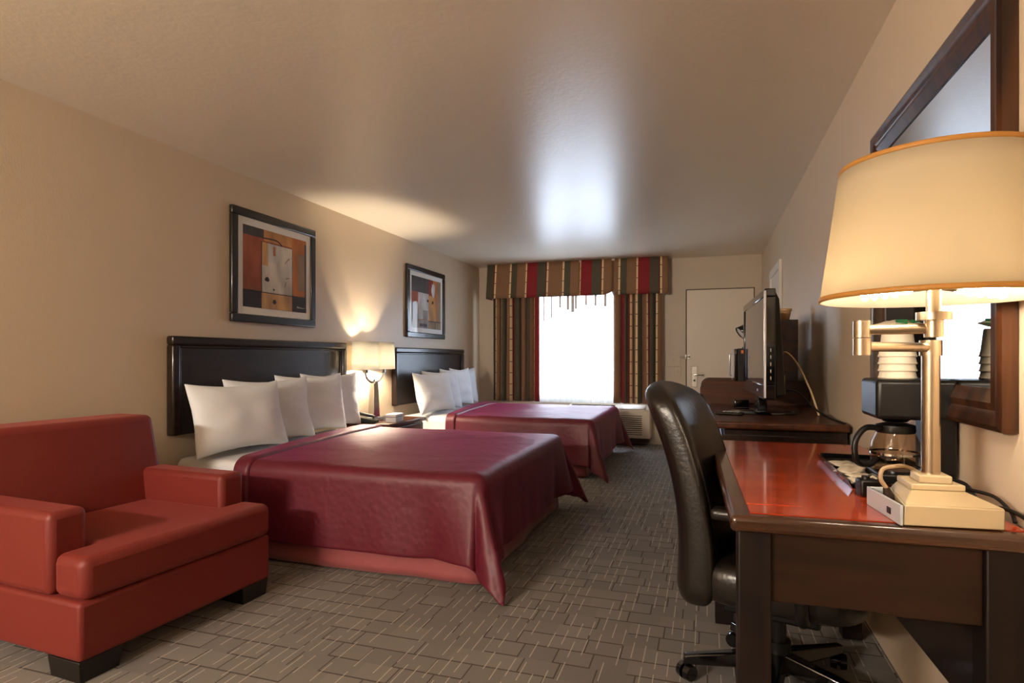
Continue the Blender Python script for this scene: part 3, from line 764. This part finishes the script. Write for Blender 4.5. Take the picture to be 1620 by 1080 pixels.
# ------------------------------------------------------------------ office chair
oc = thing('office_chair', 'dark brown leather high back office chair on casters pushed up to the desk', 'office chair', (0.235, 2.235, 0), math.radians(-13))
LE = M['leather']
def back_pt(a, b, side=1):
    # a across the width, b up the height
    u = a * 2 - 1; v = b
    z = 0.30 + 0.755 * v
    wid = 0.255 * (1 - 0.10 * v) * (1 if v < 0.86 else math.sqrt(max(0.0, 1 - ((v - 0.86) / 0.1401) ** 2)) * 0.45 + 0.55)
    yc = wid * u
    xc = -0.265 - 0.05 * v - 0.10 * v * v + 0.04 * math.sin(PI * v)
    return xc, yc, z
mb = MB()
rings = []
NB = 26
for i in range(NB + 1):
    v = i / NB
    k = 1.0
    if v > 0.9: k = math.sqrt(max(0.02, 1 - ((v - 0.9) / 0.1005) ** 2))
    if v < 0.06: k = 0.6 + 0.4 * (v / 0.06)
    xc, _, z = back_pt(0.5, v)
    wid = abs(back_pt(1.0, v)[1]); th = (0.072 - 0.012 * v) * k
    r = []
    for j in range(36):
        a = 2 * PI * j / 36; cc, ss = math.cos(a), math.sin(a)
        px = th * math.copysign(abs(cc) ** 0.55, cc); py = wid * (0.55 + 0.45 * k) * math.copysign(abs(ss) ** 0.5, ss)
        # bucket curve: sides come forward; soft pads on the front
        px += 0.05 * (abs(py) / 0.25) ** 2
        if cc > 0: px += 0.010 * math.sin(v * PI * 3.0) * (1 - (py / 0.26) ** 2)
        r.append((xc + px, py, z))
    rings.append(r)
mb.ring_tube(rings)
bo = mb.build('backrest', LE, oc, subsurf=1, angle=180)
# seam pipes on the back
for s in (-1, 1):
    pts = []
    for i in range(2, NB - 1):
        v = i / NB; xc, _, z = back_pt(0.5, v); wid = abs(back_pt(1, v)[1])
        pts.append((xc + 0.060 - 0.012 * v + 0.05 * 0.62, s * wid * 0.86, z))
    MB().tube(pts, 0.004, 6).build('piping', LE, bo)
se = MB()
def seat_ring(z, k):
    return [(0.015 + 0.265 * k * math.copysign(abs(math.cos(2 * PI * j / 40)) ** 0.5, math.cos(2 * PI * j / 40)), 0.262 * k * math.copysign(abs(math.sin(2 * PI * j / 40)) ** 0.5, math.sin(2 * PI * j / 40)), z) for j in range(40)]
se.ring_tube([seat_ring(0.335, 0.90), seat_ring(0.345, 0.97), seat_ring(0.40, 1.0), seat_ring(0.445, 0.985), seat_ring(0.468, 0.92), seat_ring(0.476, 0.7), seat_ring(0.474, 0.3)])
se.build('seat', LE, oc, subsurf=1, angle=180)
MB().box(-0.16, 0.14, -0.14, 0.14, 0.28, 0.338).build('mechanism', M['blackplastic'], oc, bevel=0.01)
MB().cyl((0, 0, 0.10), (0, 0, 0.285), 0.026).cyl((0, 0, 0.06), (0, 0, 0.17), 0.04).build('gas_lift', M['blackplastic'], oc)
for s in (-1, 1):
    ar = MB().tube(bez([(0.10, s * 0.25, 0.345), (0.10, s * 0.295, 0.38), (0.095, s * 0.295, 0.52), (0.06, s * 0.29, 0.637)], 24), 0.019, 10).build('armrest', M['blackplastic'], oc)
    MB().box(-0.16, 0.14, s * 0.285 - 0.032, s * 0.285 + 0.032, 0.632, 0.668).build('arm_pad', LE, ar, bevel=0.014, seg=3)
for k in range(5):
    a = math.radians(187 + 13 + 72 * k); ca, sa = math.cos(a), math.sin(a)
    lg = MB()
    w0, w1 = 0.030, 0.020
    def q(r, ww, z): return (r * ca - ww * sa, r * sa + ww * ca, z)
    lg.hexa([q(0.02, -w0, 0.075), q(0.315, -w1, 0.060), q(0.315, w1, 0.060), q(0.02, w0, 0.075), q(0.02, -w0 * .7, 0.135), q(0.315, -w1 * .7, 0.092), q(0.315, w1 * .7, 0.092), q(0.02, w0 * .7, 0.135)])
    lo = lg.build('base_leg', M['glossblack'], oc, bevel=0.007, seg=3)
    b = a + 0.7
    cb, sb = math.cos(b), math.sin(b); c0 = Vector((0.305 * ca, 0.305 * sa, 0.030))
    ax = Vector((-sb, cb, 0))
    wl = MB()
    for s in (-1, 1):
        wl.cyl(c0 + ax * (s * 0.006), c0 + ax * (s * 0.027), 0.029, 0.026, 20)
    wl.cyl(c0 - ax * 0.01, c0 + ax * 0.01, 0.016, None, 12)
    wl.cyl(c0 + Vector((0, 0, 0.02)), c0 + Vector((0, 0, 0.045)), 0.012, None, 10)
    wl.build('caster', M['glossblack'], lo)

# ------------------------------------------------------------------ desk lamp
LX_, LY_ = 0.484, 1.580
dl = thing('desk_lamp', 'large cream drum shade swing arm lamp with outlet base on the desk', 'lamp', (LX_, LY_, DZT))
RB = math.radians(6)
base = thing('lamp_base', None, None); base.parent = dl; base.location = (0, 0, 0.0); base.rotation_euler = (0, 0, RB)
bpy.data.objects.remove(base)
def rb(x, y, z):
    return (x * math.cos(RB) - y * math.sin(RB), x * math.sin(RB) + y * math.cos(RB), z)
b = MB()
X0, X1, Y0, Y1 = -0.048, 0.098, -0.095, 0.095
b.hexa([rb(-0.093, Y0, 0), rb(X1, Y0, 0), rb(X1, Y1, 0), rb(X0, Y1, 0), rb(-0.090, Y0, 0.044), rb(X1, Y0, 0.044), rb(X1, Y1, 0.044), rb(X0, Y1, 0.044)])
b.hexa([rb(-0.090, Y0, 0.044), rb(X1, Y0, 0.044), rb(X1, Y1, 0.044), rb(X0, Y1, 0.044), rb(-0.055, Y0 + 0.055, 0.066), rb(0.052, Y0 + 0.055, 0.066), rb(0.052, Y1 - 0.03, 0.066), rb(-0.045, Y1 - 0.03, 0.066)])
b.hexa([rb(-0.055, Y0 + 0.055, 0.066), rb(0.052, Y0 + 0.055, 0.066), rb(0.052, Y1 - 0.03, 0.066), rb(-0.045, Y1 - 0.03, 0.066), rb(-0.055, Y0 + 0.055, 0.080), rb(0.052, Y0 + 0.055, 0.080), rb(0.052, Y1 - 0.03, 0.080), rb(-0.045, Y1 - 0.03, 0.080)])
b.build('base', M['beige'], dl, bevel=0.003)
b = MB()   # grey outlet trough along the left side
def wallseg(x0, x1, y0, y1, z0, z1):
    b.hexa([rb(x0, y0, z0), rb(x1, y0, z0), rb(x1, y1, z0), rb(x0, y1, z0), rb(x0, y0, z1), rb(x1, y0, z1), rb(x1, y1, z1), rb(x0, y1, z1)])
wallseg(-0.100, -0.094, Y0 - 0.004, Y1, 0, 0.044); wallseg(-0.094, -0.046, Y1 - 0.006, Y1, 0, 0.044); wallseg(-0.094, -0.050, Y0 + 0.01, Y1 - 0.006, 0, 0.010)
ot = b.build('outlet_trough', M['greyplastic'], dl, bevel=0.0015); ot['label'] = 'pale grey outlet trough'
b = MB(); b.hexa([rb(-0.1015, -0.05, 0.012), rb(-0.099, -0.05, 0.012), rb(-0.099, -0.03, 0.012), rb(-0.1015, -0.03, 0.012), rb(-0.1015, -0.05, 0.026), rb(-0.099, -0.05, 0.026), rb(-0.099, -0.03, 0.026), rb(-0.1015, -0.03, 0.026)])
b.build('rocker_switch', M['blackplastic'], ot)
MB().box(-0.032, 0.032, -0.032, 0.032, 0.08, 0.098).build('pole_collar', M['beige'], dl, bevel=0.003)
MB().cyl((0, 0, 0.095), (0, 0, 0.365), 0.0185).cyl((0, 0, 0.365), (0, 0, 0.400), 0.0225).build('pole', M['nickel'], dl)
hx, hy = 0.311 - LX_, 1.42 - LY_          # hinge at the far left end of the folded arm
sx, sy = 0.434 - LX_, 1.40 - LY_          # stem that carries the shade
arm = MB().tube([(0, 0, 0.384), (hx, hy, 0.384)], 0.0105, 14).build('swing_arm', M['nickel'], dl)
MB().tube([(hx, hy, 0.419), (sx, sy, 0.419)], 0.0105, 14).build('swing_arm', M['nickel'], dl)
MB().cyl((hx, hy, 0.366), (hx, hy, 0.401), 0.017).cyl((hx, hy, 0.403), (hx, hy, 0.438), 0.017).build('hinge', M['nickel'], dl)
MB().cyl((sx, sy, 0.402), (sx, sy, 0.436), 0.017).cyl((sx, sy, 0.436), (sx, sy, 0.452), 0.031).cyl((sx, sy, 0.452), (sx, sy, 0.56), 0.0135).build('stem', M['nickel'], dl)
ZB, ZT, RBm, RT = 0.478, 0.752, 0.203, 0.166
sh = MB().lathe([(RBm + (RT - RBm) * i / 6, ZB + (ZT - ZB) * i / 6) for i in range(7)], (sx, sy, 0), 64).build('lamp_shade', M['shade'], dl, solid=0.003)
for zz, rr in ((ZB + 0.005, RBm), (ZT - 0.005, RT)):
    MB().lathe([(rr + 0.0022, zz - 0.005), (rr + 0.003, zz), (rr + 0.0018, zz + 0.005)], (sx, sy, 0), 64).build('trim', M['shadetrim'], sh, solid=0.0012)
sp = MB()
for k in range(3):
    a = 2 * PI * k / 3
    sp.tube([(sx, sy, 0.70), (sx + (RT - 0.0) * math.cos(a), sy + RT * math.sin(a), 0.735)], 0.002, 6)
sp.cyl((sx, sy, 0.56), (sx, sy, 0.72), 0.006)
sp.build('spider', M['nickel'], dl)
for s in (-1, 1):
    so = MB().cyl((sx + s * 0.012, sy, 0.512), (sx + s * 0.045, sy + s * 0.01, 0.508), 0.016).build('socket', M['nickel'], dl)
    bx = MB()
    ax0 = Vector((sx + s * 0.045, sy + s * 0.01, 0.508)); dx = Vector((s * 0.95, s * 0.12, -0.10)).normalized()
    e1 = dx.orthogonal().normalized(); e2 = dx.cross(e1)
    pts = [ax0 + dx * (0.012 + 0.075 * i / 60) + (e1 * math.cos(i * 0.42) + e2 * math.sin(i * 0.42)) * 0.018 for i in range(61)]
    bx.tube(pts, 0.0055, 8).cyl(ax0, ax0 + dx * 0.014, 0.019)
    bx.build('bulb', M['bulb2'], so)

# plug, adapter and cords
pg = thing('plug', 'dark brown plug standing in the lamp base outlet, tan cord looping out', 'plug', (LX_ - 0.072, LY_ + 0.03, DZT + 0.010))
MB().tube([(0, 0, 0), (-0.003, 0, 0.02), (-0.010, -0.004, 0.045)], [0.014, 0.013, 0.007], 12).build('plug_body', M['brownplug'], pg)
MB().tube(bez([(-0.010, -0.004, 0.044), (-0.022, -0.006, 0.066), (-0.016, -0.004, 0.088), (0.01, 0.0, 0.095), (0.045, 0.045, 0.088), (0.09, 0.075, 0.065), (0.135, 0.085, 0.04), (0.165, 0.07, 0.018)], 50), 0.0048, 8).build('cord', M['cord'], pg)
cd = MB().tube(bez([(0.64, 1.66, DZT + 0.005), (0.60, 1.65, DZT + 0.02), (0.585, 1.69, DZT + 0.055), (0.56, 1.75, DZT + 0.05)], 20), 0.009, 8)
cd.tube(bez([(0.585, 1.67, DZT + 0.05), (0.618, 1.62, DZT + 0.046), (0.630, 1.57, DZT + 0.025), (0.63, 1.55, DZT + 0.006)], 20), 0.0042, 8)
cd.tube(bez([(0.61, 1.60, DZT + 0.024), (0.625, 1.575, DZT + 0.028), (0.640, 1.53, DZT + 0.020), (0.638, 1.50, DZT + 0.005)], 20), 0.0048, 8)
bmesh.ops.translate(cd.bm, verts=cd.bm.verts, vec=(-LX_, -LY_, -DZT))
cd.build('power_cord', M['cordblack'], dl)['label'] = 'black power cord coiled beside the base'
ad = thing('power_adapter', 'black cube power adapter lying by the tray', 'adapter', (0.400, 1.765, DZT), 0.15)
MB().box(-0.024, 0.024, -0.022, 0.022, 0, 0.044).build('body', M['blackplastic'], ad, bevel=0.005)
MB().cyl((-0.005, 0, 0.044), (-0.005, 0, 0.052), 0.010).tube(bez([(0.0, 0, 0.050), (0.012, -0.005, 0.058), (0.03, -0.02, 0.04), (0.05, -0.03, 0.008)], 16), 0.003).build('cable', M['cordblack'], ad)

# ------------------------------------------------------------------ tray, packets, coffee maker, cups
tr = thing('serving_tray', 'shallow black rimmed tray under the coffee maker on the desk', 'tray', (0.513, 2.095, DZT))
TX, TY = 0.128, 0.25
MB().box(-TX, TX, -TY, TY, 0.001, 0.008).build('tray_bottom', M['glossblack'], tr)
rim = MB()
def rimseg(p, q, n):
    (x0, y0), (x1, y1) = p, q
    rim.hexa([(x0, y0, 0.001), (x1, y1, 0.001), (x1 + n[0] * .004, y1 + n[1] * .004, 0.001), (x0 + n[0] * .004, y0 + n[1] * .004, 0.001),
              (x0 + n[0] * .010, y0 + n[1] * .010, 0.022), (x1 + n[0] * .010, y1 + n[1] * .010, 0.022), (x1 + n[0] * .014, y1 + n[1] * .014, 0.022), (x0 + n[0] * .014, y0 + n[1] * .014, 0.022)])
rimseg((-TX, -TY), (-TX, TY), (-1, 0)); rimseg((-TX, -TY), (TX, -TY), (0, -1)); rimseg((-TX, TY), (TX, TY), (0, 1)); rimseg((TX, -TY), (TX, TY), (0.3, 0))
rim.build('tray_rim', M['glossblack'], tr, bevel=0.001)
def packet(x, y, z, w, l, rz, lab, seed, tilt=0):
    mb = MB()
    def sd(sg):
        def fn(a, b):
            u, v = a * 2 - 1, b * 2 - 1
            t = 0.007 * (1 - u ** 4) * (1 - v ** 4)
            return (w / 2 * u, l / 2 * v, 0.008 + sg * t + 0.004 * noise.noise(Vector((u * 1.7, v * 1.7, seed))) )
        return fn
    mb.grid(sd(1), 12, 12).grid(sd(-1), 12, 12)
    o = mb.build('condiment_packet', M['paper'], None, weld=True, angle=180)
    o.location = (x, y, z); o.rotation_euler = (tilt, 0, rz)
    return tag(o, lab, 'packet', 'paper packets on the tray')
packet(0.425, 2.16, DZT + 0.008, 0.075, 0.11, 0.2, 'flat cream packet at the far left of the tray', 1)
packet(0.420, 2.05, DZT + 0.012, 0.07, 0.10, -0.5, 'cream packet lying across the middle of the tray pile', 2, 0.12)
packet(0.432, 1.955, DZT + 0.008, 0.07, 0.09, 0.6, 'cream packet in front of the coffee carafe', 3)
packet(0.410, 1.885, DZT + 0.010, 0.06, 0.065, 0.1, 'nearest small cream packet on the tray edge', 4)

cm = thing('coffee_maker', 'black drip coffee maker with glass carafe on the tray', 'coffee maker', (0.545, 1.985, DZT + 0.008), 0)
BP = M['blackplastic']
MB().box(-0.085, 0.10, -0.085, 0.085, 0, 0.028).build('base_plate', BP, cm, bevel=0.006)
MB().cyl((-0.02, 0, 0.028), (-0.02, 0, 0.032), 0.065).build('hot_plate', M['glossblack'], cm)
MB().box(0.048, 0.10, -0.085, 0.085, 0.028, 0.195).build('water_tank', BP, cm, bevel=0.008)
MB().box(-0.094, 0.10, -0.09, 0.09, 0.180, 0.292).build('brew_head', BP, cm, bevel=0.012, seg=3)
MB().lathe([(0.045, 0.182), (0.03, 0.168), (0.001, 0.166)], (-0.025, 0, 0), 24).build('filter_spout', BP, cm)
cf = MB().lathe([(0.001, 0.034), (0.052, 0.034), (0.060, 0.042), (0.064, 0.075), (0.060, 0.110), (0.048, 0.135), (0.046, 0.146)], (-0.025, 0, 0), 32).build('carafe', M['carafe'], cm, solid=0.002)
MB().lathe([(0.049, 0.136), (0.051, 0.142), (0.050, 0.158), (0.03, 0.164), (0.001, 0.164)], (-0.025, 0, 0), 32).build('carafe_lid', BP, cf)
MB().tube(bez([(-0.07, -0.03, 0.150), (-0.115, -0.06, 0.152), (-0.145, -0.08, 0.115), (-0.140, -0.078, 0.06), (-0.105, -0.055, 0.048), (-0.082, -0.035, 0.062)], 30), 0.0085, 10).build('carafe_handle', BP, cf)
MB().lathe([(0.0655, 0.074), (0.0655, 0.080)], (-0.025, 0, 0), 32).build('carafe_band', M['chrome'], cf)

CZ = DZT + 0.008 + 0.292
def cup(i, lab):
    mb = MB().lathe([(0.047, 0.0), (0.049, 0.003), (0.0465, 0.007), (0.044, 0.02), (0.038, 0.075), (0.036, 0.078), (0.001, 0.078)], seg=32)
    o = mb.build('foam_cup', M['foam'], None)
    o.location = (0.520, 1.965, CZ + 0.001 + i * 0.0205)
    return tag(o, lab, 'cup', 'foam cups on the coffee maker')
for i, lab in enumerate(['lowest upturned foam cup of the stack on the coffee maker', 'second upturned foam cup from the bottom of the stack', 'third upturned foam cup from the bottom of the stack', 'topmost upturned foam cup of the stack, under the wrapped packet']):
    cup(i, lab)
pk = thing('wrapped_packet', 'clear wrapped packet with green print on top of the foam cups', 'packet', (0.520, 1.965, CZ + 0.1425), 0.3)
def pf(sg):
    def fn(a, b):
        u, v = a * 2 - 1, b * 2 - 1
        return (0.05 * u, 0.045 * v, 0.014 + sg * 0.013 * (1 - u ** 2) * (1 - v ** 2) + 0.004 * noise.noise(Vector((u * 3, v * 3, 3))))
    return fn
MB().grid(pf(1), 14, 14).grid(pf(-1), 14, 14).build('pouch', M['foam'], pk, weld=True, angle=180)
MB().prism([(-0.03, -0.041), (0.0, -0.046), (0.004, -0.030), (-0.022, -0.026)], 2, 0.010, 0.0255).prism([(0.018, -0.043), (0.036, -0.040), (0.030, -0.022), (0.016, -0.026)], 2, 0.010, 0.0245).build('print_patch', M['green'], pk)

# ------------------------------------------------------------------ wall mirror
mr = thing('wall_mirror', 'large wall mirror in a broad brown moulded frame behind the desk lamp', 'mirror', (XR, 2.145, 1.493))
MW, MH, FW = 0.553, 0.52, 0.095
prof = [(0.0, 0.0), (-0.030, 0.0), (-0.036, 0.012), (-0.032, 0.030), (-0.024, 0.045), (-0.028, 0.062), (-0.020, 0.080), (-0.014, FW), (0.0, FW)]
rings = []
for sy_, sz_ in ((-1, -1), (1, -1), (1, 1), (-1, 1)):
    rings.append([(px - 0.002, sy_ * (MW - pw), sz_ * (MH - pw)) for px, pw in prof])
MB().ring_tube(rings, closed=True).build('frame', M['mirrorframe'], mr, angle=25)
MB().box(-0.012, -0.004, -MW + FW - 0.01, MW - FW + 0.01, -MH + FW - 0.01, MH - FW + 0.01).build('mirror_glass', M['mirror'], mr, smooth=False)

# ------------------------------------------------------------------ dresser, television and the things on the dresser
ZD = 0.825
ds = thing('dresser', 'dark wood dresser with overhanging top carrying the television', 'dresser', (0, 0, 0))
MB().box(0.014, 0.640, 3.13, 4.335, ZD - 0.036, ZD).build('top', M['walnut'], ds, bevel=0.010, seg=3)
MB().box(0.070, 0.636, 3.17, 4.32, 0.06, ZD - 0.07).build('body', M['espresso'], ds, bevel=0.003)
MB().box(0.085, 0.636, 3.185, 4.31, ZD - 0.07, ZD - 0.036).build('neck_rail', M['espresso'], ds)
MB().box(0.09, 0.62, 3.20, 4.29, 0.0, 0.06).build('plinth', M['espresso'], ds)
for i in range(3):
    z0 = 0.08 + i * 0.222
    dr = MB().box(0.054, 0.070, 3.20, 4.29, z0, z0 + 0.210).build('drawer', M['walnut'], ds, bevel=0.004)
    for yy in (3.47, 4.02):
        MB().cyl((0.054, yy, z0 + 0.11), (0.034, yy, z0 + 0.11), 0.014).build('knob', M['nickel'], dr)

tv = thing('television', 'flat screen television angled towards the beds on the dresser', 'television', (0.276, 3.74, ZD), math.radians(2.2))
TW, TB, TH = 0.53, 0.105, 0.662
fr = MB()
fr.box(-0.022, 0.030, -TW, TW, TB, TB + 0.075); fr.box(-0.022, 0.030, -TW, TW, TH - 0.04, TH)
fr.box(-0.022, 0.030, -TW, -TW + 0.042, TB + 0.075, TH - 0.04); fr.box(-0.022, 0.030, TW - 0.042, TW, TB + 0.075, TH - 0.04)
fr.build('bezel', M['glossblack'], tv, bevel=0.005)
MB().box(-0.016, 0.02, -TW + 0.04, TW - 0.04, TB + 0.073, TH - 0.038).build('screen', M['screen'], tv, smooth=False)
MB().hexa([(0.030, -TW + 0.012, TB + 0.01), (0.085, -TW + 0.05, TB + 0.02), (0.085, TW - 0.05, TB + 0.02), (0.030, TW - 0.012, TB + 0.01),
           (0.030, -TW + 0.012, TH - 0.01), (0.055, -TW + 0.05, TH - 0.05), (0.055, TW - 0.05, TH - 0.05), (0.030, TW - 0.012, TH - 0.01)]).build('back_housing', M['blackplastic'], tv, bevel=0.01)
MB().box(-0.026, -0.014, -TW - 0.003, -TW + 0.004, TB + 0.01, TH - 0.01).build('edge_glint', M['silver'], tv, bevel=0.002)  # bright strip stands in for the lamp's reflection on the bezel edge
bt = MB()
for i in range(5): bt.box(0.004, 0.009, -TW - 0.004, -TW, TB + 0.10 + i * 0.035, TB + 0.118 + i * 0.035)
bt.build('side_buttons', M['steel'], tv, bevel=0.001)
MB().box(-0.0235, -0.0215, -0.25, -0.235, TB + 0.03, TB + 0.042).build('indicator', M['greyplastic'], tv)
MB().box(-0.004, 0.05, -0.075, 0.075, 0.012, TB + 0.03).build('stand_neck', M['glossblack'], tv, bevel=0.008)
MB().lathe([(0.001, 0.016), (0.12, 0.016), (0.185, 0.010), (0.195, 0.004), (0.19, 0.0), (0.001, 0.0)], (0.03, -0.02, 0), 48).build('stand_foot', M['glossblack'], tv)
MB().box(0.088, 0.092, -0.40, -0.38, TB + 0.06, TB + 0.12).build('label_strip', M['cable'], tv)

rc = thing('remote_control', 'black remote control lying on the dresser left of the television foot', 'remote control', (0.120, 3.50, ZD), 1.2)
MB().box(-0.022, 0.022, -0.075, 0.075, 0.0, 0.018).build('body', M['glossblack'], rc, bevel=0.006)
k = MB()
for i in range(5):
    for j in (-1, 0, 1): k.box(j * 0.012 - 0.004, j * 0.012 + 0.004, -0.05 + i * 0.018, -0.042 + i * 0.018, 0.018, 0.0205)
k.build('keypad', M['greyplastic'], rc)
sb = thing('cable_box', 'small black boxy receiver beside the television foot', 'box', (0.205, 4.08, ZD), 0.1)
MB().box(-0.045, 0.045, -0.06, 0.06, 0.004, 0.05).build('case', M['glossblack'], sb, bevel=0.006)
MB().box(-0.047, -0.044, -0.045, 0.045, 0.016, 0.034).build('display', M['screen'], sb)
MB().box(-0.035, 0.035, -0.05, 0.05, 0.0, 0.004).build('foot_pad', M['rubber'], sb)
cb = MB().tube(bez([(0.392, 3.62, 1.155), (0.42, 3.60, 1.17), (0.47, 3.585, 1.11), (0.53, 3.58, 0.98), (0.565, 3.58, 0.875), (0.578, 3.58, 0.829)], 40), 0.0055, 8)
tag(cb.build('television_cable', M['cable']), 'ivory cable arching from the television back down to the dresser', 'cable')
cb = MB().tube(bez([(0.40, 3.66, 0.96), (0.48, 3.62, 0.95), (0.55, 3.54, 0.868), (0.60, 3.42, 0.831), (0.615, 3.25, 0.830), (0.62, 3.15, 0.830)], 40), 0.0045, 8)
tag(cb.build('television_cable', M['cordblack']), 'thin black cable running over the back corner of the dresser top', 'cable')

# ------------------------------------------------------------------ refrigerator cabinet with hutch, microwave, spot lamp, cup
fc = thing('storage_cabinet', 'dark wood cabinet with rounded side panel and raised hutch beyond the dresser', 'cabinet', (0, 0, 0))
ZF = 0.982
pan = [(0.645, 0.0), (0.645, ZF), *arc(0.018, ZF - 0.062, 0.062, 90, 180, 8), (-0.044, 0.0)]
for y in (4.36, 5.02):
    MB().prism(pan, 1, y, y + 0.03).build('side_panel', M['walnut_c'], fc, bevel=0.003)
MB().box(-0.02, 0.645, 4.39, 5.02, ZF - 0.06, ZF - 0.03).build('top', M['walnut'], fc)
MB().box(0.62, 0.645, 4.39, 5.02, 0.03, ZF - 0.06).build('back', M['espresso'], fc)
MB().box(0.0, 0.62, 4.39, 5.02, 0.03, 0.055).build('bottom_shelf', M['espresso'], fc)
for y in (4.42, 5.00):
    MB().box(0.29, 0.588, y, y + 0.018, ZF - 0.03, 1.400).build('hutch_side', M['walnut'], fc, bevel=0.002)
MB().box(0.29, 0.588, 4.438, 5.0, 1.382, 1.400).build('hutch_top', M['walnut'], fc, bevel=0.002)
for ya, yb in ((4.395, 4.702), (4.708, 5.015)):
    cdoor = MB().box(-0.004, 0.016, ya, yb, 0.06, ZF - 0.065).build('cabinet_door', M['walnut'], fc, bevel=0.003)
    MB().cyl((-0.004, 4.67 if ya < 4.5 else 4.74, 0.6), (-0.022, 4.67 if ya < 4.5 else 4.74, 0.6), 0.012).build('knob', M['nickel'], cdoor)
mw = thing('microwave', 'black microwave oven on the cabinet behind the television', 'microwave', (0.380, 4.715, ZF - 0.03))
MB().box(-0.175, 0.20, -0.235, 0.235, 0.012, 0.255).build('body', M['blackplastic'], mw, bevel=0.006)
md = MB().box(-0.195, -0.176, -0.235, 0.10, 0.016, 0.252).build('microwave_door', M['glossblack'], mw, bevel=0.004)
MB().tube([(-0.20, 0.07, 0.05), (-0.215, 0.07, 0.06), (-0.215, 0.07, 0.21), (-0.20, 0.07, 0.22)], 0.006).build('handle', M['silver'], md)
MB().box(-0.193, -0.176, 0.104, 0.235, 0.016, 0.252).build('control_panel', M['greyplastic'], mw, bevel=0.003)
MB().box(-0.150, -0.12, -0.2365, -0.2345, 0.22, 0.242).build('sticker', M['redled'], mw)
ft = MB()
for a_ in (-0.14, 0.16):
    for b_ in (-0.2, 0.2): ft.cyl((a_, b_, 0), (a_, b_, 0.013), 0.012, None, 10)
ft.build('feet', M['rubber'], mw)
spt = thing('spot_lamp', 'small black spot lamp with domed head on top of the microwave', 'lamp', (0.250, 4.66, ZF - 0.03 + 0.256))
MB().cyl((0.03, 0, 0), (0.03, 0, 0.012), 0.035).tube(bez([(0.03, 0, 0.01), (0.035, 0, 0.07), (0.01, -0.01, 0.12)], 12), 0.006).build('stand', BP, spt)
hd = []
cdir = Vector((-0.75, -0.25, -0.55)).normalized(); e1 = cdir.orthogonal().normalized(); e2 = cdir.cross(e1); p0 = Vector((0.01, -0.01, 0.13))
for r_, t_ in ((0.006, -0.045), (0.028, -0.038), (0.04, -0.02), (0.046, 0.01), (0.05, 0.035)):
    hd.append([p0 + cdir * t_ + (e1 * math.cos(2 * PI * i / 24) + e2 * math.sin(2 * PI * i / 24)) * r_ for i in range(24)])
hdo = MB().ring_tube(hd, caps=False).build('lamp_head', M['glossblack'], spt, solid=0.003)
MB().cyl(p0 + cdir * 0.02, p0 + cdir * 0.028, 0.043).build('reflector', M['sheet'], hdo)
cu = MB().lathe([(0.001, 0.0), (0.026, 0.0), (0.028, 0.004), (0.040, 0.062), (0.044, 0.064), (0.044, 0.080), (0.041, 0.080), (0.036, 0.06), (0.024, 0.006), (0.001, 0.006)], seg=28).build('tumbler', M['tan'])
cu.location = (0.515, 4.50, 1.4005)
tag(cu, 'tan tumbler standing on the hutch behind the television', 'cup')

# ------------------------------------------------------------------ light
wd = bpy.data.worlds.new('daylight'); scene.world = wd; wd.use_nodes = True
bg = wd.node_tree.nodes['Background']; bg.inputs[0].default_value = lin((226, 238, 255)); bg.inputs[1].default_value = 4.6
def area(name, loc, rot, size, size_y, power, col, portal=False):
    l = bpy.data.lights.new(name, 'AREA'); l.shape = 'RECTANGLE'; l.size = size; l.size_y = size_y; l.energy = power; l.color = lin(col)[:3]
    if portal: l.cycles.is_portal = True
    o = bpy.data.objects.new(name, l); COL.objects.link(o); o.location = loc; o.rotation_euler = rot
    return o
area('window_daylight', ((WX0 + WX1) / 2, YB + 0.20, (WZ0 + WZ1) / 2), (-PI / 2, 0, 0), WX1 - WX0, WZ1 - WZ0, 1, (255, 255, 255), portal=True)
# unseen fill light added at the rear left, behind the camera
area('rear_fill_light', (-2.35, YF + 0.12, 1.95), (math.radians(102), 0, math.radians(-8)), 0.9, 0.16, 58, (255, 240, 222))

# ------------------------------------------------------------------ camera
cam = bpy.data.cameras.new('camera'); co_ = bpy.data.objects.new('camera', cam); COL.objects.link(co_)
co_.location = (0, 0, CAM_Z); co_.rotation_euler = (PI / 2, 0, YAW)
cam.sensor_width = 36; cam.lens = F_PX / 1620 * 36; cam.shift_y = 26 / 1620; cam.clip_start = 0.02
scene.camera = co_
scene.view_settings.view_transform = 'Standard'; scene.view_settings.look = 'None'; scene.view_settings.gamma = 1; scene.view_settings.use_curve_mapping = False
scene.view_settings.exposure = 1.64
scene.cycles.use_denoising = True
scene.cycles.max_bounces = 10; scene.cycles.diffuse_bounces = 5; scene.cycles.transparent_max_bounces = 12
scene.cycles.sample_clamp_indirect = 6.0
scene.cycles.caustics_reflective = False; scene.cycles.caustics_refractive = False
